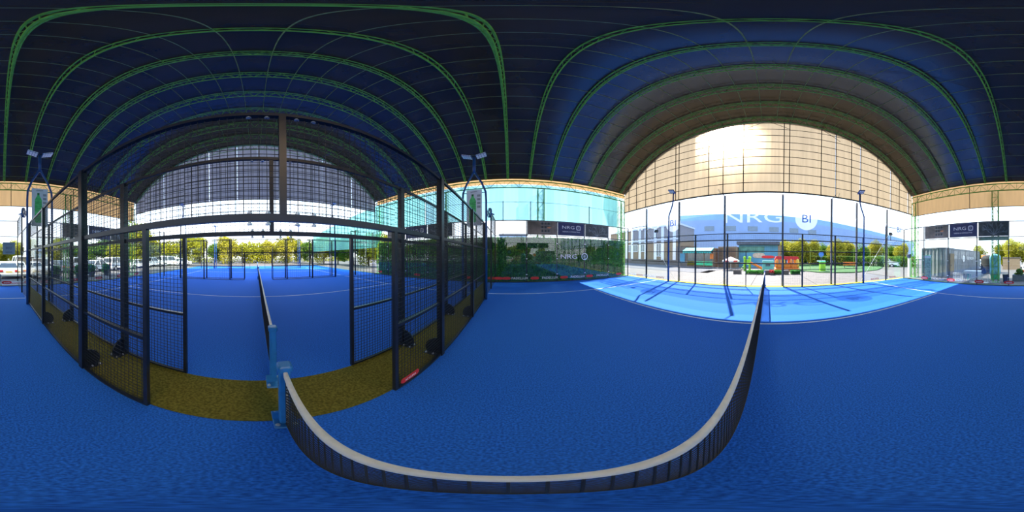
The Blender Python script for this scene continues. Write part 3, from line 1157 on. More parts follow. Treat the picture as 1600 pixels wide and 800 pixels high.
side_lamp(6.18, 'curved single lamp post at the sunny fence on the cream building side')
side_lamp(-5.9, 'curved single lamp post at the sunny fence on the lawn side')
for (y, z, lab) in ((7.35, 3.35, 'small dark floodlight on the sunny fence before the left NRG lettering'), (-8.4, 3.35, 'small dark floodlight on the sunny fence before the right NRG lettering')):
    t = thing('floodlight', lab, 'floodlight', (XF, y, z), 0, 'floodlights on the sunny fence')
    MB().obox((0, 0, .12), (.12, .26, .18), Matrix.Rotation(R(25), 3, 'Y')).build('housing', M_black, t)
    MB().bar((0, -.15, .12), (0, .15, .12), .02).bar((0, 0, -.36), (0, 0, .04), .03).build('bracket', M_black, t)
    MB().obox((-.06, 0, .10), (.01, .2, .13), Matrix.Rotation(R(25), 3, 'Y')).build('lens', M_lamp, t)
fork_lamp(YN - 6.0, 1, 'blue forked lamp post without sign behind the left court, car park side', (X3 + X4) / 2, False)
fork_lamp(YN + 6.0, -1, 'blue forked lamp post without sign behind the left court, cyan curtain side', (X3 + X4) / 2, False)
fork_lamp(YN - 6.0, 1, 'most distant forked lamp post by the yellow trees, car park side', XE - .4, False)
fork_lamp(YN + 6.0, -1, 'most distant forked lamp post by the yellow trees, cyan curtain side', XE - .4, False)

# ------------------------------------------------------------------ outdoors
GZ = -.12


def P(px, d):
    """ground point seen in compass direction px (0..1600 round the horizon) at d metres"""
    a = R((px - 800) * .225)
    return d * math.sin(a), d * math.cos(a)


def leaf_ball(name, m, n, rx, rz, z0, s, seed):
    r = random.Random(seed)
    mb = MB()
    lobes = [(r.uniform(-.5, .5) * rx, r.uniform(-.5, .5) * rx, z0 + r.uniform(-.55, .55) * rz, r.uniform(.45, .7)) for _ in range(9)]
    for k in range(n):
        lx, ly, lz, lr = lobes[k % 9]
        d = Vector((r.gauss(0, 1), r.gauss(0, 1), r.gauss(0, 1))).normalized() * (r.random() ** .35)
        c = Vector((lx + d.x * rx * lr, ly + d.y * rx * lr, lz + d.z * rz * lr))
        a = Vector((r.gauss(0, 1), r.gauss(0, 1), r.gauss(0, .7))).normalized() * s * r.uniform(.6, 1.3)
        b = a.cross(Vector((r.gauss(0, 1), r.gauss(0, 1), r.gauss(0, 1)))).normalized() * s * .5
        mb.add([c - a, c + b, c + a, c - b], [(0, 1, 2, 3)])
    return mb.mesh(name, m)


def tree_meshes(m, seed, rx=2.5, rz=2.9, h=6.4):
    fo = leaf_ball('foliage', m, 5200, rx, rz, h - rz * 1.05, .21, seed)
    r = random.Random(seed)
    tr = MB().tube([(0, 0, -.1), (.05, .03, 1.2), (-.03, .06, 2.6), (.05, 0, h - rz)], [.17, .14, .12, .07], 8)
    for k in range(5):
        a = k * 1.26 + r.random()
        tr.tube([(0, 0, 1.9 + k * .25), (.6 * math.cos(a), .6 * math.sin(a), 2.8 + k * .3), (1.3 * math.cos(a), 1.3 * math.sin(a), 3.6 + k * .3)], [.07, .05, .02], 5)
    return fo, tr.mesh('trunk', M_trunk)


KINDS = {'y': tree_meshes(M_leaf, 1), 'g': tree_meshes(M_leaf2, 2), 'o': tree_meshes(M_leaf3, 3), 'b': tree_meshes(M_leaf, 4, 2.8, 2.2, 4.6)}
DESC = {'y': 'yellow green leafy tree', 'g': 'mid green bushy tree', 'o': 'golden autumn tree', 'b': 'broad low yellow tree'}


def tree(px, d, k, label, sc=1.0):
    x, y = P(px, d)
    t = thing('tree', DESC[k] + ' ' + label, 'tree', (x, y, GZ), random.random() * 6, 'trees around the courts')
    t.scale = (sc, sc, sc * random.uniform(.9, 1.08))
    stuff(link('foliage', KINDS[k][0], t))
    link('trunk', KINDS[k][1], t)


BACKT = 'behind the parked cars, '
for (px, d, k, sc, lab) in (
        (-14, 29, 'o', .85, 'behind the clipped planter bush and the beige wall'), (6, 31, 'y', .8, 'above the white saloon seen from behind'), (24, 33, 'o', .85, 'between the square notice and the bottle sign'),
        (88, 32, 'y', .95, 'right of the bottle sign, over the dark car'), (112, 33, 'g', .8, 'behind the lattice column over the car park'), (140, 31, 'g', .85, 'over the white saloon in the car park'),
        (166, 33, 'g', 1.0, 'over the white off-roader in the car park'), (188, 30, 'y', .95, 'right behind the white off-roader'), (210, 28, 'y', 1.15, 'seen between the two tall mesh posts'),
        (232, 33, 'y', 1.05, 'just left of the gate post of the second fence'), (258, 36, 'b', 1.3, 'over the white van at the court corner'), (284, 40, 'y', 1.2, 'beside the signless forked lamp on the car park side'),
        (312, 41, 'y', 1.25, 'left of the most distant forked lamp on the car park side'), (336, 43, 'g', .95, 'right behind the most distant forked lamp on the car park side'), (356, 40, 'o', 1.1, 'over the far court between two posts'),
        (380, 42, 'b', 1.25, 'low, just before the far net, with sky above'), (402, 44, 'b', 1.3, 'straight over the end of the far net'), (424, 42, 'o', 1.0, 'right of the far net end'),
        (446, 40, 'o', 1.1, 'over the far court, second right of the far net'), (468, 43, 'y', 1.0, 'behind the most distant forked lamp on the curtain side'), (486, 38, 'g', 1.0, 'left of the green curtain end'),
        (506, 36, 'o', 1.0, 'seen through the end of the pale curtain'), (528, 34, 'g', 1.0, 'behind the pale curtain by the signless lamp'), (552, 31, 'g', 1.05, 'behind the second gate post on the curtain side'),
        (576, 28, 'o', .95, 'seen through the open mesh beside the gate'), (598, 25, 'y', .95, 'tall bright one beside the left end of the screen'),
        (1228, 34, 'o', .8, 'behind the inflatable castle'), (1246, 32, 'o', .85, 'right of the inflatable castle'), (1266, 33, 'o', .8, 'behind the blue round sign'), (1286, 36, 'g', .8, 'over the lime green bin'),
        (1306, 32, 'o', .85, 'over the lawn left of the orange bench'), (1326, 35, 'o', .8, 'over the orange bench'), (1346, 33, 'g', .75, 'right of the orange bench'), (1366, 36, 'o', .8, 'behind the front of the white car across the lawn'),
        (1388, 38, 'g', .8, 'behind the rear of the white car across the lawn'), (1408, 36, 'o', .75, 'behind the white pillar'), (1532, 38, 'y', .7, 'beyond the end of the grey container'), (1566, 34, 'y', .8, 'behind the light blue tank'), (1584, 36, 'o', .9, 'over the beige wall')):
    tree(px, d, k, lab, sc)

# hedge rows that close the view low down
hedge_me = None
for i, (px, d, rz, lab, n_) in enumerate(((1330, 31, -48, 'long clipped green hedge behind the lawn', 5), (430, 47, 0, 'low yellow hedge along the far end of the farthest court', 9))):
    x, y = P(px, d)
    t = thing('hedge', lab, 'hedge', (x, y, GZ), R(rz) if i == 0 else 0)
    r = random.Random(i)
    mb = MB()
    L = 12 if i == 0 else 26
    for k in range(4500):
        c = Vector((r.uniform(-.7, .7), r.uniform(-L, L), r.uniform(.05, 1.9 if i == 0 else 2.4)))
        a = Vector((r.gauss(0, 1), r.gauss(0, 1), r.gauss(0, 1))).normalized() * .22
        b = a.cross(Vector((r.gauss(0, 1), r.gauss(0, 1), r.gauss(0, 1)))).normalized() * .13
        mb.add([c - a, c + b, c + a, c - b], [(0, 1, 2, 3)])
    stuff(mb.build('leaves', M_leaf2 if i == 0 else M_leaf, t))
    for k in range(n_):
        MB().tube([(0, -L + 1 + k * 2 * (L - 1) / (n_ - 1), 0), (0, -L + 1 + k * 2 * (L - 1) / (n_ - 1), 1.4)], .05, 6).build('stem', M_trunk, t)


# ---- cars
def car(kind, px, d, rz, label, paint=None):
    paint = paint or M_car
    x, y = P(px, d)
    t = thing('car', label, 'car', (x, y, GZ), R(rz), 'parked cars')
    if kind == 'saloon':
        L, Wd, H1, H = 4.4, .88, .92, 1.44
        low = [(-2.2, .32), (-2.2, .70), (-2.12, .92), (-1.5, .96), (.85, .94), (1.75, .84), (2.15, .66), (2.2, .32)]
        cab = [(-1.62, .94), (-1.05, 1.38), (-.55, 1.45), (.25, 1.44), (1.05, .93)]
    elif kind == 'suv':
        L, Wd, H1, H = 4.7, .94, 1.08, 1.82
        low = [(-2.3, .40), (-2.34, .80), (-2.3, 1.10), (-1.5, 1.12), (1.0, 1.10), (2.1, 1.02), (2.3, .85), (2.34, .40)]
        cab = [(-2.22, 1.10), (-2.02, 1.72), (-1.6, 1.82), (.2, 1.80), (1.05, 1.09)]
    elif kind == 'van':
        L, Wd, H1, H = 4.8, .95, 1.1, 2.0
        low = [(-2.4, .38), (-2.42, .9), (-2.4, 1.15), (-1.5, 1.16), (1.4, 1.14), (2.2, .98), (2.4, .75), (2.4, .38)]
        cab = [(-2.38, 1.14), (-2.3, 1.9), (-2.1, 2.0), (.9, 1.95), (1.65, 1.12)]
    else:  # pickup
        L, Wd, H1, H = 5.0, .93, 1.05, 1.75
        low = [(-2.5, .45), (-2.5, 1.06), (-2.4, 1.10), (-.7, 1.10), (1.1, 1.08), (2.2, 1.0), (2.48, .85), (2.5, .45)]
        cab = [(-.80, 1.08), (-.62, 1.66), (-.35, 1.76), (.45, 1.74), (1.2, 1.07)]
    # body sides taper towards sill and shoulder
    mb = MB()
    secs = [(-Wd * .93, .06), (-Wd, 0), (Wd, 0), (Wd * .93, .06)]
    vs, fs = [], []
    n_ = len(low)
    for (yy, ins) in secs:
        vs += [(a * (1 - ins * .25), yy, z + (ins * .6 if z < .5 else -ins * .6)) for a, z in low]
    for i in range(3):
        for j in range(n_):
            k = (j + 1) % n_
            fs.append((i * n_ + j, i * n_ + k, (i + 1) * n_ + k, (i + 1) * n_ + j))
    fs += [tuple(range(n_)), tuple(range(4 * n_ - 1, 3 * n_ - 1, -1))]
    mb.add(vs, fs)
    body = mb.build('body', paint, t)
    # glasshouse and painted roof
    zt = max(z for _, z in cab)
    gb = MB()
    n_ = len(cab)
    vs, fs = [], []
    for sgn in (-1, 1):
        for a, z in cab:
            k = (z - cab[0][1]) / (zt - cab[0][1])
            vs.append((a, sgn * (Wd * .95 - .17 * k), z))
    fs += [tuple(range(n_)), tuple(range(2 * n_ - 1, n_ - 1, -1))]
    fs += [(j, (j + 1) % n_, n_ + (j + 1) % n_, n_ + j) for j in range(n_)]
    gb.add(vs, fs)
    gb.build('windows', M_carglass, t)
    rf = MB()
    w = Wd * .95 - .14
    rt = [p for p in cab[1:-1]]
    rf.prism([(rt[0][0] - .04, rt[0][1] - .03), (rt[0][0], rt[0][1] + .02)] + [(a, z + .025) for a, z in rt[1:]] + [(rt[-1][0] + .05, rt[-1][1] - .02)], lambda a, b, dd: (a, dd, b), -w, w)
    rf.build('roof', paint, t)
    for sgn in (-1, 1):
        for i in (0, n_ - 2):
            a0, z0 = cab[i]
            a1, z1 = cab[i + 1]
            k0, k1 = 0, (z1 - cab[0][1]) / (zt - cab[0][1])
            if i:
                k0, k1 = (z0 - cab[0][1]) / (zt - cab[0][1]), 0
            MB().bar((a0, sgn * (Wd * .95 - .17 * k0 + .005), z0), (a1, sgn * (Wd * .95 - .17 * k1 + .005), z1), .08, .07).build('pillar', paint, t)
        am = (cab[1][0] + cab[-2][0]) / 2 - .1
        MB().bar((am, sgn * (Wd * .95 + .005), cab[0][1]), (am, sgn * (Wd * .95 - .16), zt), .07, .05).build('pillar', paint, t)
        MB().rbox((cab[-1][0] - .25, sgn * (Wd + .08), cab[-1][1] + .06), (.12, .18, .13), .02).build('mirror', paint, t)
    for (fx, nm, m) in ((L / 2 - .02, 'headlight', M_lamp), (-L / 2 + .02, 'tail_light', M_redlamp)):
        for sgn in (-1, 1):
            MB().rbox((fx, sgn * Wd * .74, .74 if kind == 'saloon' else .86), (.08, .34, .17), .02).build(nm, m, t)
        MB().rbox((fx * 1.005, 0, .42), (.16, Wd * 1.86, .22), .03).build('bumper', paint, t)
        MB().box(min(fx * 1.03, fx * 1.04), max(fx * 1.03, fx * 1.04), -.26, .26, .50 if fx > 0 else .62, .61 if fx > 0 else .73).build('number_plate', M_plate, t)
    MB().box(L / 2 - .03, L / 2 + .01, -.42, .42, .60, .74).build('grille', M_black, t)
    for fx in (L * .29, -L * .30):
        for sgn in (-1, 1):
            wh = MB().lathe((fx, sgn * (Wd - .10), .33), [(.20, -.11), (.31, -.11), (.33, -.07), (.33, .07), (.31, .11), (.20, .11)], 18, 'y').build('wheel', M_tyre, t)
            MB().lathe((fx, sgn * (Wd - .0), .33), [(.19, -.02), (.19, .012), (.05, .022)], 12, 'y').build('hub', M_silver, wh)
    return t


car('saloon', 12, 15.4, -90, 'white saloon seen from behind under the square notice')
car('van', 34, 17.0, -88, 'pale van parked right beside the white saloon, half hidden')
car('pickup', 61, 15.2, 92, 'white pickup facing us behind the legs of the bottle sign post')
car('saloon', 92, 21, -80, 'dark blue grey car behind the lattice column and planter', M_cargrey)
car('suv', 124, 25, 200, 'white off-roader between lattice column and tall mesh post')
car('saloon', 153, 21.5, 195, 'white saloon side-on right of the tall mesh post')
car('suv', 183, 24, 190, 'white off-roader side-on under the yellow tree')
car('saloon', 214, 27, 175, 'white saloon seen between the second fence posts')
car('pickup', 236, 30, 170, 'white pickup behind the gate post, near the court corner')
car('van', 262, 34, 165, 'white van under the broad yellow tree')
car('saloon', 284, 35, 160, 'white saloon farthest down the car park row')
car('saloon', 1534, 25, 60, 'white car half hidden by the end of the grey container')
car('pickup', 1386, 30, 200, 'white car standing across the lawn behind the sunny fence')

# ---- planters on the apron
bush_me = leaf_ball('foliage', M_leaf2, 1500, .40, .26, .62, .06, 21)
bush2_me = leaf_ball('foliage', M_hedge, 1800, .42, .42, .75, .07, 22)
pot_me = MB().rbox((0, 0, .24), (.95, .5, .48), .03).box(-.42, .42, -.2, .2, .481, .485).mesh('trough', M_grwall)
M_pot = mat('dark_pot', (.06, .075, .09), .7, var=.15, scale=6)
pot2_me = MB().lathe((0, 0, 0), [(.24, 0), (.30, .5), (.33, .5), (.33, .56), (.28, .56)], 14).mesh('pot', M_pot)
x, y = P(1592, 12.2)
t = thing('planter', 'grey concrete trough with a clipped round bush beside the bin', 'planter', (x, y, -.02))
link('trough', pot_me, t)
stuff(link('foliage', bush_me, t))
for (px, d, lab) in ((88, 12.6, 'dark shrub in a pot left of the lattice column behind mesh'), (124, 13.4, 'dark shrub in a pot below the off-roader between posts'), (166, 15.8, 'dark shrub in a pot in front of the side-on off-roader'), (143, 14.6, 'small dark shrub in a pot before the side-on saloon')):
    x, y = P(px, d)
    t = thing('planter', lab, 'planter', (x, y, -.10), 0, 'potted shrubs at the car park edge')
    link('pot', pot2_me, t)
    stuff(link('foliage', bush2_me, t))
# bin
x, y = P(1571, 11.6)
t = thing('litter_bin', 'dark open plastic bin between lattice column and planter', 'bin', (x, y, -.02))
MB().lathe((0, 0, 0), [(.17, 0), (.21, .50), (.19, .50), (.16, .04)], 16).build('body', M_navy, t)
MB().lathe((0, 0, .50), [(.21, 0), (.245, .02), (.245, .06), (.20, .06)], 16).build('rim', M_black, t)
# container
t = thing('shipping_container', 'long grey corrugated container behind the glass wall', 'container', (6.3, -12.1, -.04))
wv = MB()
pts = []
q = 0.0
while q > -10.2:
    pts += [(0, q), (0, q - .16), (.05, q - .22), (.05, q - .38), (0, q - .44)]
    q -= .44
wv.v = [(-a if False else a, b, z) for a, b in pts for z in (.15, 2.5)]
wv.f = [(2 * i, 2 * i + 2, 2 * i + 3, 2 * i + 1) for i in range(len(pts) - 1)]
wv.build('side_wall', M_grwall, t)
wv = MB()
pts = []
q = 0.0
while q < 2.3:
    pts += [(q, 0), (q + .14, 0), (q + .19, -.05), (q + .33, -.05), (q + .38, 0)]
    q += .38
wv.v = [(min(a, 2.42), b, z) for a, b in pts for z in (.15, 2.5)]
wv.f = [(2 * i, 2 * i + 2, 2 * i + 3, 2 * i + 1) for i in range(len(pts) - 1)]
wv.build('end_wall', M_grwall, t)
MB().box(-.02, 2.46, -10.25, .04, 2.5, 2.6).build('roof', M_grwall, t)
MB().box(-.02, 2.46, -10.25, .04, 0, .15).build('floor_frame', M_greypost, t)
for (a, b) in ((0, 0), (2.43, 0), (0, -10.2)):
    MB().box(a - .04, a + .04, b - .04, b + .04, .15, 2.5).build('corner_post', M_grwall, t)
MB().box(2.38, 2.44, -10.2, 0, .15, 2.5).build('side_wall', M_grwall, t)
MB().box(0, 2.44, -10.24, -10.18, .15, 2.5).build('end_wall', M_grwall, t)
dr = MB().box(-.06, -.01, -1.6, -.75, .18, 2.1).build('door', M_cream, t)
MB().box(-.09, -.06, -.95, -.88, 1.0, 1.1).build('handle', M_black, dr)
o = disc(MB(), (-.06, -4.0, 1.62), .34, (0, -1, 0), (0, 0, 1), (-1, 0, 0), .01).build('logo_disc', M_wprint, t)
text('logo_letter', 'B', .44, plane_mat((-.075, -4.0, 1.62), (0, -1, 0), (0, 0, 1)), M_grwall, t, .004)
text('lettering', 'LENDA', .5, plane_mat((-.06, -6.3, 1.62), (0, -1, 0), (0, 0, 1)), M_wprint, t, .006, sx=1.5)
# fridge
x, y = 7.28, -10.75
t = thing('drinks_fridge', 'tall green drinks fridge with glass door beside the lattice column', 'fridge', (x, y, -.02), R(35))
MB().rbox((0, 0, .95), (.66, .60, 1.9), .02).build('cabinet', M_gbox, t)
hd = MB().box(-.31, .31, .30, .325, 1.68, 1.88).build('header_sign', M_wprint, t)
dr = MB()
for (a, b, c_, d) in ((-.30, -.25, .12, 1.66), (.25, .30, .12, 1.66), (-.25, .25, .12, .17), (-.25, .25, 1.61, 1.66)):
    dr.box(a, b, .30, .33, c_, d)
dr = dr.build('door', M_silver, t)
MB().box(-.25, .25, .305, .312, .17, 1.61).build('pane', mat('fridge_pane', (.34, .50, .44), .1, var=.3, scale=6), dr)
for z in (.5, .85, 1.2):
    MB().box(-.25, .25, .312, .318, z, z + .03).build('shelf', M_silver, dr)
# tank on a stand and the dark tank behind
x, y = P(1555, 13.2)
t = thing('water_tank', 'light blue upright water tank behind the lattice column', 'tank', (x, y, GZ))
MB().lathe((0, 0, .45), [(.40, 0), (.45, .06), (.45, .5), (.43, .53), (.45, .56), (.45, 1.05), (.43, 1.08), (.45, 1.11), (.45, 1.45), (.36, 1.58), (.12, 1.66)], 20).build('body', mat('tank_blue', (.16, .48, .60), .5, var=.05, scale=4), t, True)
MB().lathe((0, 0, 2.11), [(.13, 0), (.13, .05)], 12).build('lid', M_bluepole, t)
MB().lathe((0, 0, 0), [(.36, 0), (.40, .45)], 14).build('stand', M_gbox, t)
x, y = P(1544, 19)
t = thing('drum_tank', 'big black ribbed tank between container end and blue tank', 'tank', (x, y, GZ))
MB().lathe((0, 0, .25), [(.80, 0), (.85, .1)] + [(.85 - .03 * (k % 2), .1 + k * .16) for k in range(1, 10)] + [(.6, 1.75), (.25, 1.82)], 22).build('body', M_tyre, t, True)
MB().lathe((0, 0, 2.07), [(.22, 0), (.22, .06)], 12).build('lid', M_white, t)
MB().box(-.7, .7, -.7, .7, 0, .25).build('plinth', M_slab, t)
x, y = P(1537.5, 27)
t = thing('barrel', 'orange plastic barrel standing behind the white car near the container', 'barrel', (x, y, GZ))
MB().lathe((0, 0, 0), [(.45, 0), (.5, .3), (.48, .9), (.5, 1.4), (.45, 2.2)], 14).build('body', M_orange, t)
MB().lathe((0, 0, 2.2), [(.47, 0), (.47, .06)], 14).build('lid', M_white, t)
# beige wall
x0, y0 = P(1571, 29)
t = thing('garden_wall', 'low beige wall between the blue tank and the yellow trees', 'wall', (1.9, -24.5, GZ))
MB().box(-1.3, 1.3, -.12, .12, 0, 1.75).build('wall', M_cream, t)
MB().box(-1.35, 1.35, -.17, .17, 1.75, 1.85).build('coping', M_slab, t)
# table, crates, bag behind the glass
t = thing('folding_table', 'folding table under a white cloth behind the glass wall', 'table', (3.65, -11.5, -.02))
cm = MB()
cm.rbox((0, 0, .735), (1.3, .72, .03), .01)
cm.build('tabletop', M_slab, t)
cm = MB().rbox((0, 0, .755), (1.34, .76, .012), .004)
cm.box(-.67, .67, .375, .383, .55, .752)
cm.build('cloth', M_white, t)
for sx in (-.58, .58):
    for sy in (-.3, .3):
        MB().tube([(sx, sy, 0), (sx * .95, sy, .73)], .016, 6).build('leg', M_silver, t)
MB().bar((-.56, .0, .2), (.56, .0, .2), .02).build('brace', M_silver, t)


def crate(x, y, z, label):
    t = thing('wire_crate', label, 'crate', (x, y, z), 0, 'wire crates behind the glass wall')
    MB().box(-.30, .30, -.22, .22, 0, .02).build('base', M_silver, t)
    for sx in (-.3, .3):
        for sy in (-.22, .22):
            MB().bar((sx, sy, 0), (sx, sy, .62), .022).build('post', M_white, t)
    w = MB()
    for k in range(7):
        z = .02 + k * .095
        for sy in (-.22, .22):
            w.bar((-.3, sy, z), (.3, sy, z), .014)
        for sx in (-.3, .3):
            w.bar((sx, -.22, z), (sx, .22, z), .014)
    stuff(w.build('wires', M_white, t))


crate(4.75, -11.1, -.02, 'white wire crate nearest the container, left of the table')
crate(3.35, -10.75, -.02, 'white wire crate in front of the cloth covered table')
crate(2.70, -10.8, -.02, 'white wire crate under the navy ball bag')
t = thing('ball_bag', 'navy blue round bag on top of a white wire crate', 'bag', (2.70, -10.8, .60))
MB().lathe((0, 0, 0), [(.10, .0), (.17, .06), (.19, .18), (.16, .29), (.07, .36), (.05, .42)], 14).build('bag', M_navy, t, True)
MB().tube([(-.10, 0, .30), (-.08, 0, .44), (.08, 0, .44), (.10, 0, .30)], .012, 6).build('strap', M_black, t)
t = thing('stool', 'small teal plastic stool between container wall and wire crate', 'stool', (4.15, -11.9, -.02))
MB().lathe((0, 0, .42), [(.17, 0), (.19, .03), (.17, .06)], 12).build('seat', M_teal, t)
for k in range(4):
    a = k * math.pi / 2 + .7
    MB().bar((.17 * math.cos(a), .17 * math.sin(a), 0), (.12 * math.cos(a), .12 * math.sin(a), .43), .03).build('leg', M_teal, t)
# white pillar by the corner
t = thing('white_pillar', 'short white pillar at the fence corner beside the green column', 'pillar', (9.45, -11.15, GZ))
MB().rbox((0, 0, .9), (.24, .24, 1.8), .01).build('shaft', M_white, t)
MB().rbox((0, 0, 1.95), (.30, .30, .34), .02).build('cap', M_navy, t)

# ---- street side behind the sunny fence
t = thing('cream_building', 'cream two storey building with white pilasters across the street', 'building', (26, 15.6, GZ))
MB().box(0, 6, 0, 22, 0, 7.6).build('wall', M_cream, t)
MB().box(-.15, 0, -.05, 22, 0, 1.0).build('plinth', M_slab, t)
MB().box(-.25, 6, -.2, 22.2, 7.6, 7.9).build('cornice', M_white, t)
MB().box(-.16, 0, -.05, 22, 4.9, 5.15).build('string_course', M_white, t)
for k, yy in enumerate((1.2, 4.0, 5.9, 8.6, 10.4, 13.0, 15.0, 18.0)):
    MB().box(-.12, 0, yy - .35, yy + .35, .9, 7.6).build('pilaster', M_white, t)
for k, (yy, w_, z0, z1) in enumerate(((4.95, .55, 1.75, 4.2), (9.5, .9, 2.7, 4.2), (11.9, .7, 2.7, 4.2), (14.0, .6, 2.7, 4.2), (16.5, .7, 2.7, 4.2))):
    fr = MB()
    for (a, b, c_, d) in ((yy - w_ - .08, yy + w_ + .08, z1, z1 + .1), (yy - w_ - .08, yy + w_ + .08, z0 - .1, z0), (yy - w_ - .08, yy - w_, z0, z1), (yy + w_, yy + w_ + .08, z0, z1), (yy - .04, yy + .04, z0, z1)):
        fr.box(-.10, .02, a, b, c_, d)
    w_o = fr.build('window', M_white, t)
    MB().box(-.04, .0, yy - w_, yy + w_, z0, z1).build('pane', M_win, w_o)
# graffiti shed next to it
t = thing('grey_shed', 'grey rendered shed with a blue panel between cream building and kiosk', 'shed', (24.5, 12.9, GZ))
MB().box(0, 2, 0, 2.5, 0, 3.4).build('wall', M_slab, t)
MB().box(-.05, 2, -.1, 2.6, 3.4, 3.5).build('roof', M_brown, t)
MB().box(-.03, 0, .8, 2.0, .6, 2.2).build('blue_panel', M_bluewall, t)
# kiosk
t = thing('kiosk', 'kiosk with teal awning and glazed front across the street', 'kiosk', (22.5, 8.2, GZ))
MB().box(1.0, 3.4, 0, 4.6, 0, 2.9).build('wall', M_brown, t)
MB().box(.9, 3.5, -.1, 4.7, 2.9, 3.05).build('roof', M_cream, t)
aw = MB()
prof = [(-.2, 2.35), (-.2, 2.6), (1.0, 3.1), (1.0, 2.95)]
aw.prism(prof, lambda a, b, d: (a, d, b), -.1, 4.7)
aw.build('awning', M_teal, t)
sc = MB()
for k in range(12):
    sc.prism([(-.1 + k * .4, 2.36), (.3 + k * .4, 2.36), (.1 + k * .4, 2.18)], lambda a, b, d: (-.2 + d, a, b), 0, .02)
stuff(sc.build('awning_fringe', M_teal, t))
for yy in (.05, 1.5, 3.0, 4.5):
    MB().box(.9, 1.0, yy - .05, yy + .05, 0, 2.9).build('post', M_cream, t)
for a, b in ((.1, 1.45), (1.55, 2.95), (3.05, 4.45)):
    p = MB().box(.96, 1.0, a, b, 1.0, 2.3).build('pane', M_win, t)
    MB().box(.93, 1.0, a, b, .35, .95).build('counter_panel', M_olive if a > 2 else M_gbox, t)
b_ = MB().box(.85, .92, -.05, .5, 1.35, 2.15).build('orange_notice', M_orange, t)
# louvred boards
t = thing('louvre_shed', 'brown slatted shed between kiosk and blue mural wall', 'shed', (24.6, 4.9, GZ))
MB().box(.1, 2.5, 0, 2.9, 0, 3.3).build('frame', M_cream, t)
sl = MB().box(-.02, .1, .08, 2.82, 0, .12).mesh('slat', M_brown)
for k in range(13):
    link('slat', sl, t).location = (0, 0, .15 + k * .24)
# striped parasol
x, y = P(1142, 20.5)
t = thing('parasol', 'red and white striped parasol before the slatted shed', 'parasol', (x, y, GZ))
n_ = 12
for k in range(n_):
    a, b = 2 * math.pi * k / n_, 2 * math.pi * (k + 1) / n_
    r_ = 1.1
    MB().add([(0, 0, 1.75), (r_ * math.cos(a), r_ * math.sin(a), 1.3), (r_ * math.cos(b), r_ * math.sin(b), 1.3), (r_ * math.cos(a), r_ * math.sin(a), 1.12), (r_ * math.cos(b), r_ * math.sin(b), 1.12)], [(0, 1, 2), (1, 3, 4, 2)]).build('canopy_panel', M_red if k % 2 else M_white, t)
MB().tube([(0, 0, 0), (0, 0, 1.8)], .03, 6).build('pole', M_white, t)
MB().lathe((0, 0, 0), [(.3, 0), (.3, .08), (.1, .12)], 12).build('base', M_slab, t)
# mural wall
t = thing('mural_building', 'long blue green building with painted wall behind the play area', 'building', (26.5, -1.6, GZ))
MB().box(0, 5, 0, 6.4, 0, 3.7).build('wall', M_bluewall, t)
MB().box(-.5, 5, -.3, 6.7, 3.7, 4.2).build('roof', mat('dark_slate', (.07, .085, .11), .7, var=.2, scale=2), t)
MB().box(-.03, 0, 2.2, 6.3, 2.4, 3.4).build('painted_band', mat('painted_green', (.10, .25, .20), .8, var=.25, scale=1.5), t)
o = oval(MB(), 0, 0, 1.0, .42, 0, .02)
o.v = [(-.03 + d * -1, 3.1 + a, 1.95 + z) for (a, d, z) in o.v]
o.build('painted_shell', mat('painted_sand', (.60, .48, .36), .8, col2=(.42, .34, .26), scale=4), t)
o = oval(MB(), 0, 0, 1.05, .22, 0, .02)
o.v = [(-.05 + d * -1, 1.6 + a, 1.72 + z) for (a, d, z) in o.v]
o.build('painted_red_patch', M_red, t)
MB().box(-.06, 0, -.5, 0, 0, 3.6).build('end_pillar', M_cream, t)
# slide
t = thing('slide', 'children slide with lime green tower and orange chute', 'slide', (19.6, 2.5, GZ))
for sx in (-.4, .4):
    for sy in (-.3, .3):
        MB().lathe((sx, sy, 0), [(.10, 0), (.10, 1.5), (.16, 1.62), (.14, 1.74), (.05, 1.84)], 10).build('post', M_lime, t)
MB().rbox((0, 0, .85), (.9, .7, .08), .02).build('deck', M_lime, t)
MB().rbox((-.42, 0, 1.2), (.06, .6, .5), .02).build('side_panel', M_lime, t)
ct = MB()
for k in range(8):
    u0, u1 = k / 8, (k + 1) / 8
    z0, z1 = .95 - .78 * u0 + .05 * math.sin(u0 * 6), .95 - .78 * u1 + .05 * math.sin(u1 * 6)
    ct.bar((0, -.35 - 1.7 * u0, z0), (0, -.35 - 1.7 * u1, z1), .55, .06)
ct.build('chute', M_orange, t)
for sx in (-.28, .28):
    MB().bar((sx, -.35, 1.08), (sx, -2.05, .26), .06, .2).build('chute_wall', M_orange, t)
st = MB()
for k in range(4):
    MB().box(-.3, .3, .35 + k * .12, .47 + k * .12, .12 + (3 - k) * .2, .17 + (3 - k) * .2).build('step', M_lime, t)
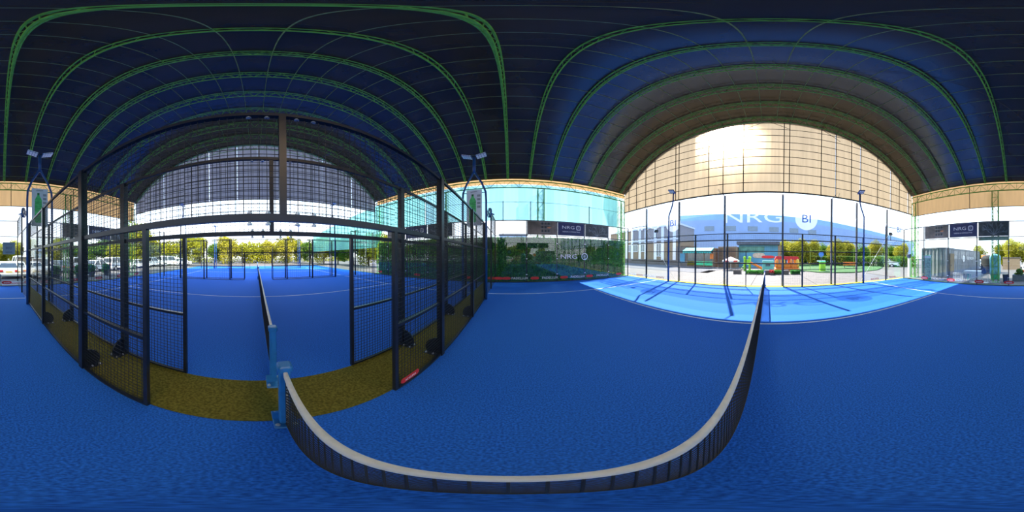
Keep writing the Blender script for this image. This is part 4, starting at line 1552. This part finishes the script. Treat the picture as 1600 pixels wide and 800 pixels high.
# planter troughs with hedges
for (ya, yb2, lab) in ((2.15, .35, 'low dark hedge box in front of the slide'), (-.15, -1.3, 'low dark hedge box right of the net end'), (-2.2, -3.1, 'low dark hedge box before the inflatable castle')):
    t = thing('hedge_box', lab, 'planter', (15.6, (ya + yb2) / 2, GZ), 0, 'hedge boxes along the play area')
    L = abs(ya - yb2)
    MB().box(-.25, .25, -L / 2, L / 2, 0, .18).build('trough', M_slab, t)
    r = random.Random(int(ya * 10))
    mb = MB()
    for k in range(900):
        c = Vector((r.uniform(-.25, .25), r.uniform(-L / 2, L / 2), r.uniform(.16, .50)))
        a = Vector((r.gauss(0, 1), r.gauss(0, 1), r.gauss(0, 1))).normalized() * .07
        b = a.cross(Vector((r.gauss(0, 1), r.gauss(0, 1), r.gauss(0, 1)))).normalized() * .04
        mb.add([c - a, c + b, c + a, c - b], [(0, 1, 2, 3)])
    stuff(mb.build('foliage', M_hedge, t))
for (yy, lab) in ((2.95, 'pale concrete block left of the hedge box'), (.1, 'pale concrete block between hedge boxes by the net end'), (-1.75, 'pale concrete block before the inflatable castle')):
    t = tag(MB().rbox((0, 0, .26), (.5, .75 if yy > 2 else .5, .52), .03).build('concrete_block', M_slab), lab, 'block', 'concrete blocks along the play area')
    t.location = (15.6, yy, GZ)
t = thing('flower_pot', 'pot of red flowers just right of the net end', 'flowers', (15.2, -.35, GZ))
MB().lathe((0, 0, 0), [(.14, 0), (.19, .3), (.16, .3)], 12).build('pot', M_slab, t)
stuff(link('flowers', leaf_ball('flowers', M_red, 300, .26, .16, .44, .06, 5), t))
# teal play box
t = thing('play_box', 'teal play house box behind the end of the net', 'play house', (18.2, 0.0, GZ))
MB().rbox((0, 0, .85), (.9, 1.25, 1.0), .04).build('walls', mat('teal_board', (.16, .50, .42), .6, var=.1, scale=3), t)
MB().rbox((0, 0, .18), (1.0, 1.35, .36), .03).build('base', M_slab, t)
MB().box(-.47, -.44, -.25, .25, .75, 1.1).build('opening', M_win, t)
# inflatable
t = thing('bouncy_castle', 'yellow and orange bouncy castle with a red roof', 'bouncy castle', (20.2, -2.3, GZ))
MB().rbox((0, 0, .25), (2.2, 3.0, .5), .12).build('base', M_orange, t)
for sx in (-.9, .9):
    for sy in (-1.25, -.45, .45, 1.25):
        MB().lathe((sx, sy, .5), [(.16, 0), (.2, .3), (.2, .75), (.14, .95), (.04, 1.05)], 10).build('tower', mat('yellow_vinyl', (.80, .46, .05), .5, var=.05, scale=3) if sy in (-1.25, .45) else M_orange, t, True)
rf = MB().prism([(-1.5, 1.45), (-1.3, 1.85), (1.3, 1.85), (1.5, 1.45)], lambda a, b, d: (d, a, b), -.9, .9)
rf.build('roof', M_red, t)
for sy in (-.85, 0, .85):
    MB().rbox((-1.0, sy, .75), (.18, .7, .5), .05).build('side_wall', M_orange, t)
# lawn, bench, sign, bin, park fence
lw = MB()
pts = [(16.5, -5.6), (19, -3.9), (24, -3.2), (34, -3.5), (34, -24), (20, -17), (16.5, -13), (15.4, -9)]
lw.prism(pts, lambda a, b, d: (a, b, d), -.15, .06)
struct(lw.build('lawn', M_lawn))
x, y = P(1327, 24)
t = thing('park_bench', 'orange brown slatted bench on the lawn', 'bench', (x, y, .06), R(-30))
for k in range(3):
    MB().box(-.22 + k * .16, -.10 + k * .16, -.9, .9, .42, .46).build('slat', M_orange, t)
for k in range(2):
    MB().box(.24, .28, -.9, .9, .58 + k * .18, .72 + k * .18).build('slat', M_orange, t)
for yy in (-.7, .7):
    MB().bar((-.18, yy, 0), (-.18, yy, .42), .05).bar((.24, yy, 0), (.26, yy, .9), .05).build('frame', M_black, t)
x, y = P(1285, 19)
t = thing('park_bin', 'lime green square bin at the lawn edge', 'bin', (x, y, 0))
MB().rbox((0, 0, .55), (.62, .62, 1.1), .04).build('body', M_lime, t)
MB().rbox((0, 0, 1.14), (.68, .68, .08), .02).build('lid', M_gbox, t)
x, y = P(1283, 22)
t = thing('round_sign', 'round blue sign with white name plates on a thin pole', 'sign', (x, y, .0))
MB().tube([(0, 0, 0), (0, 0, 2.4)], .03, 6).build('pole', M_greypost, t)
MB().lathe((-.05, 0, 2.0), [(.36, 0), (.36, .03)], 18, 'x').build('disc', mat('sign_blue', (.06, .20, .70), .5, var=.05, scale=4), t)
for yy in (-.32, .32):
    MB().box(-.06, -.03, yy - .28, yy + .28, 1.05, 1.22).build('name_plate', M_wprint, t)
M_limepost = mat('lime_steel', (.35, .42, .06), .5, var=.1, scale=4)
t = thing('park_fence', 'thin yellow green post and rail frame beyond the lawn path', 'fence', (0, 0, GZ))
prev = None
for px in (1266, 1300, 1334, 1360, 1382, 1388, 1412):
    x, y = P(px, 21 + (px - 1266) * .02)
    MB().tube([(x, y, 0), (x, y, 3.0)], .035, 6).build('post', M_limepost, t)
    if prev:
        for z in (1.9, 2.6):
            MB().tube([(prev[0], prev[1], z), (x, y, z)], .02, 5).build('rail', M_limepost, t)
    prev = (x, y)
# distant blocks
def block(px, d, w, h, m, label, floors, cols):
    x, y = P(px, d)
    t = thing('apartment_block', label, 'building', (x, y, GZ), -R((px - 800) * .225))
    MB().box(-w / 2, w / 2, 0, 10, 0, h).build('wall', m, t)
    MB().box(-w / 2 - .3, w / 2 + .3, -.3, 10.3, h, h + .4).build('roof', M_greypost, t)
    pn = MB().box(-.7, .7, -.08, .02, 0, 1.4).mesh('window', M_win)
    for i in range(floors):
        for j in range(cols):
            link('window', pn, t).location = (-w / 2 + w * (j + .5) / cols, 0, 1.2 + i * (h - .6) / floors)
    return t


M_pale = mat('pale_blue_render', (.26, .36, .55), .8, var=.06, scale=.4)
block(802, 70, 12, 10.6, M_pale, 'blue grey block showing over the screen left of the boards', 3, 6)
block(66, 75, 7, 7.0, M_pale, 'pale blue block between the bottle sign posts over the cars', 3, 3)

wh = thing('warehouse', 'large pale blue warehouse behind the NRG banner', 'building', (0, 0, GZ))
c1, c2, c3 = Vector(P(1060, 46)), Vector(P(1282, 50)), Vector(P(1428, 125))
dn = (c2 - c1).normalized()
c4, c5 = Vector(P(1428, 150)), Vector(P(1060, 75))
fp = [c1, c2, c3, c4, c5]
MB().prism([(p.x, p.y) for p in fp], lambda a, b, d: (a, b, d), 0, 11.6).build('wall', M_pale, wh)
MB().prism([(p.x, p.y) for p in fp], lambda a, b, d: (a, b, d), 11.6, 13.2).build('roof', mat('pale_cyan_metal', (.22, .42, .50), .5, var=.06, scale=.4), wh)
for k in range(7):
    p0 = c1 + (c2 - c1) * ((k + .5) / 7)
    ax = Vector((dn.x, dn.y, 0))
    Mx = Matrix((ax, Vector((-ax.y, ax.x, 0)), Vector((0, 0, 1)))).transposed()
    MB().obox((p0.x, p0.y, 9.2), (2.6, .2, 1.3), Mx).build('window', M_win, wh)


x, y = P(1083, 47)
t = thing('roof_antenna', 'small antenna standing on the warehouse roof above the kiosk', 'antenna', (x, y, GZ + 13.2))
MB().tube([(0, 0, 0), (0, 0, 2.0)], .05, 6).build('mast', M_greypost, t)
for z, w in ((1.9, 1.1), (1.4, .8), (.9, 1.1)):
    MB().bar((-w * .5, w, z), (w * .5, -w, z), .06).build('element', M_greypost, t)

# joined prints and tiny repeated bits are one flat part each
for o in bpy.data.objects:
    if o.type == 'MESH' and o.name.split('.')[0] in ('lens', 'printed_windows', 'printed_lines', 'printed_tree', 'printed_detail', 'printed_blocks', 'print_lines', 'border', 'logo_ring', 'lettering', 'logo_letters'):
        o['kind'] = 'stuff'
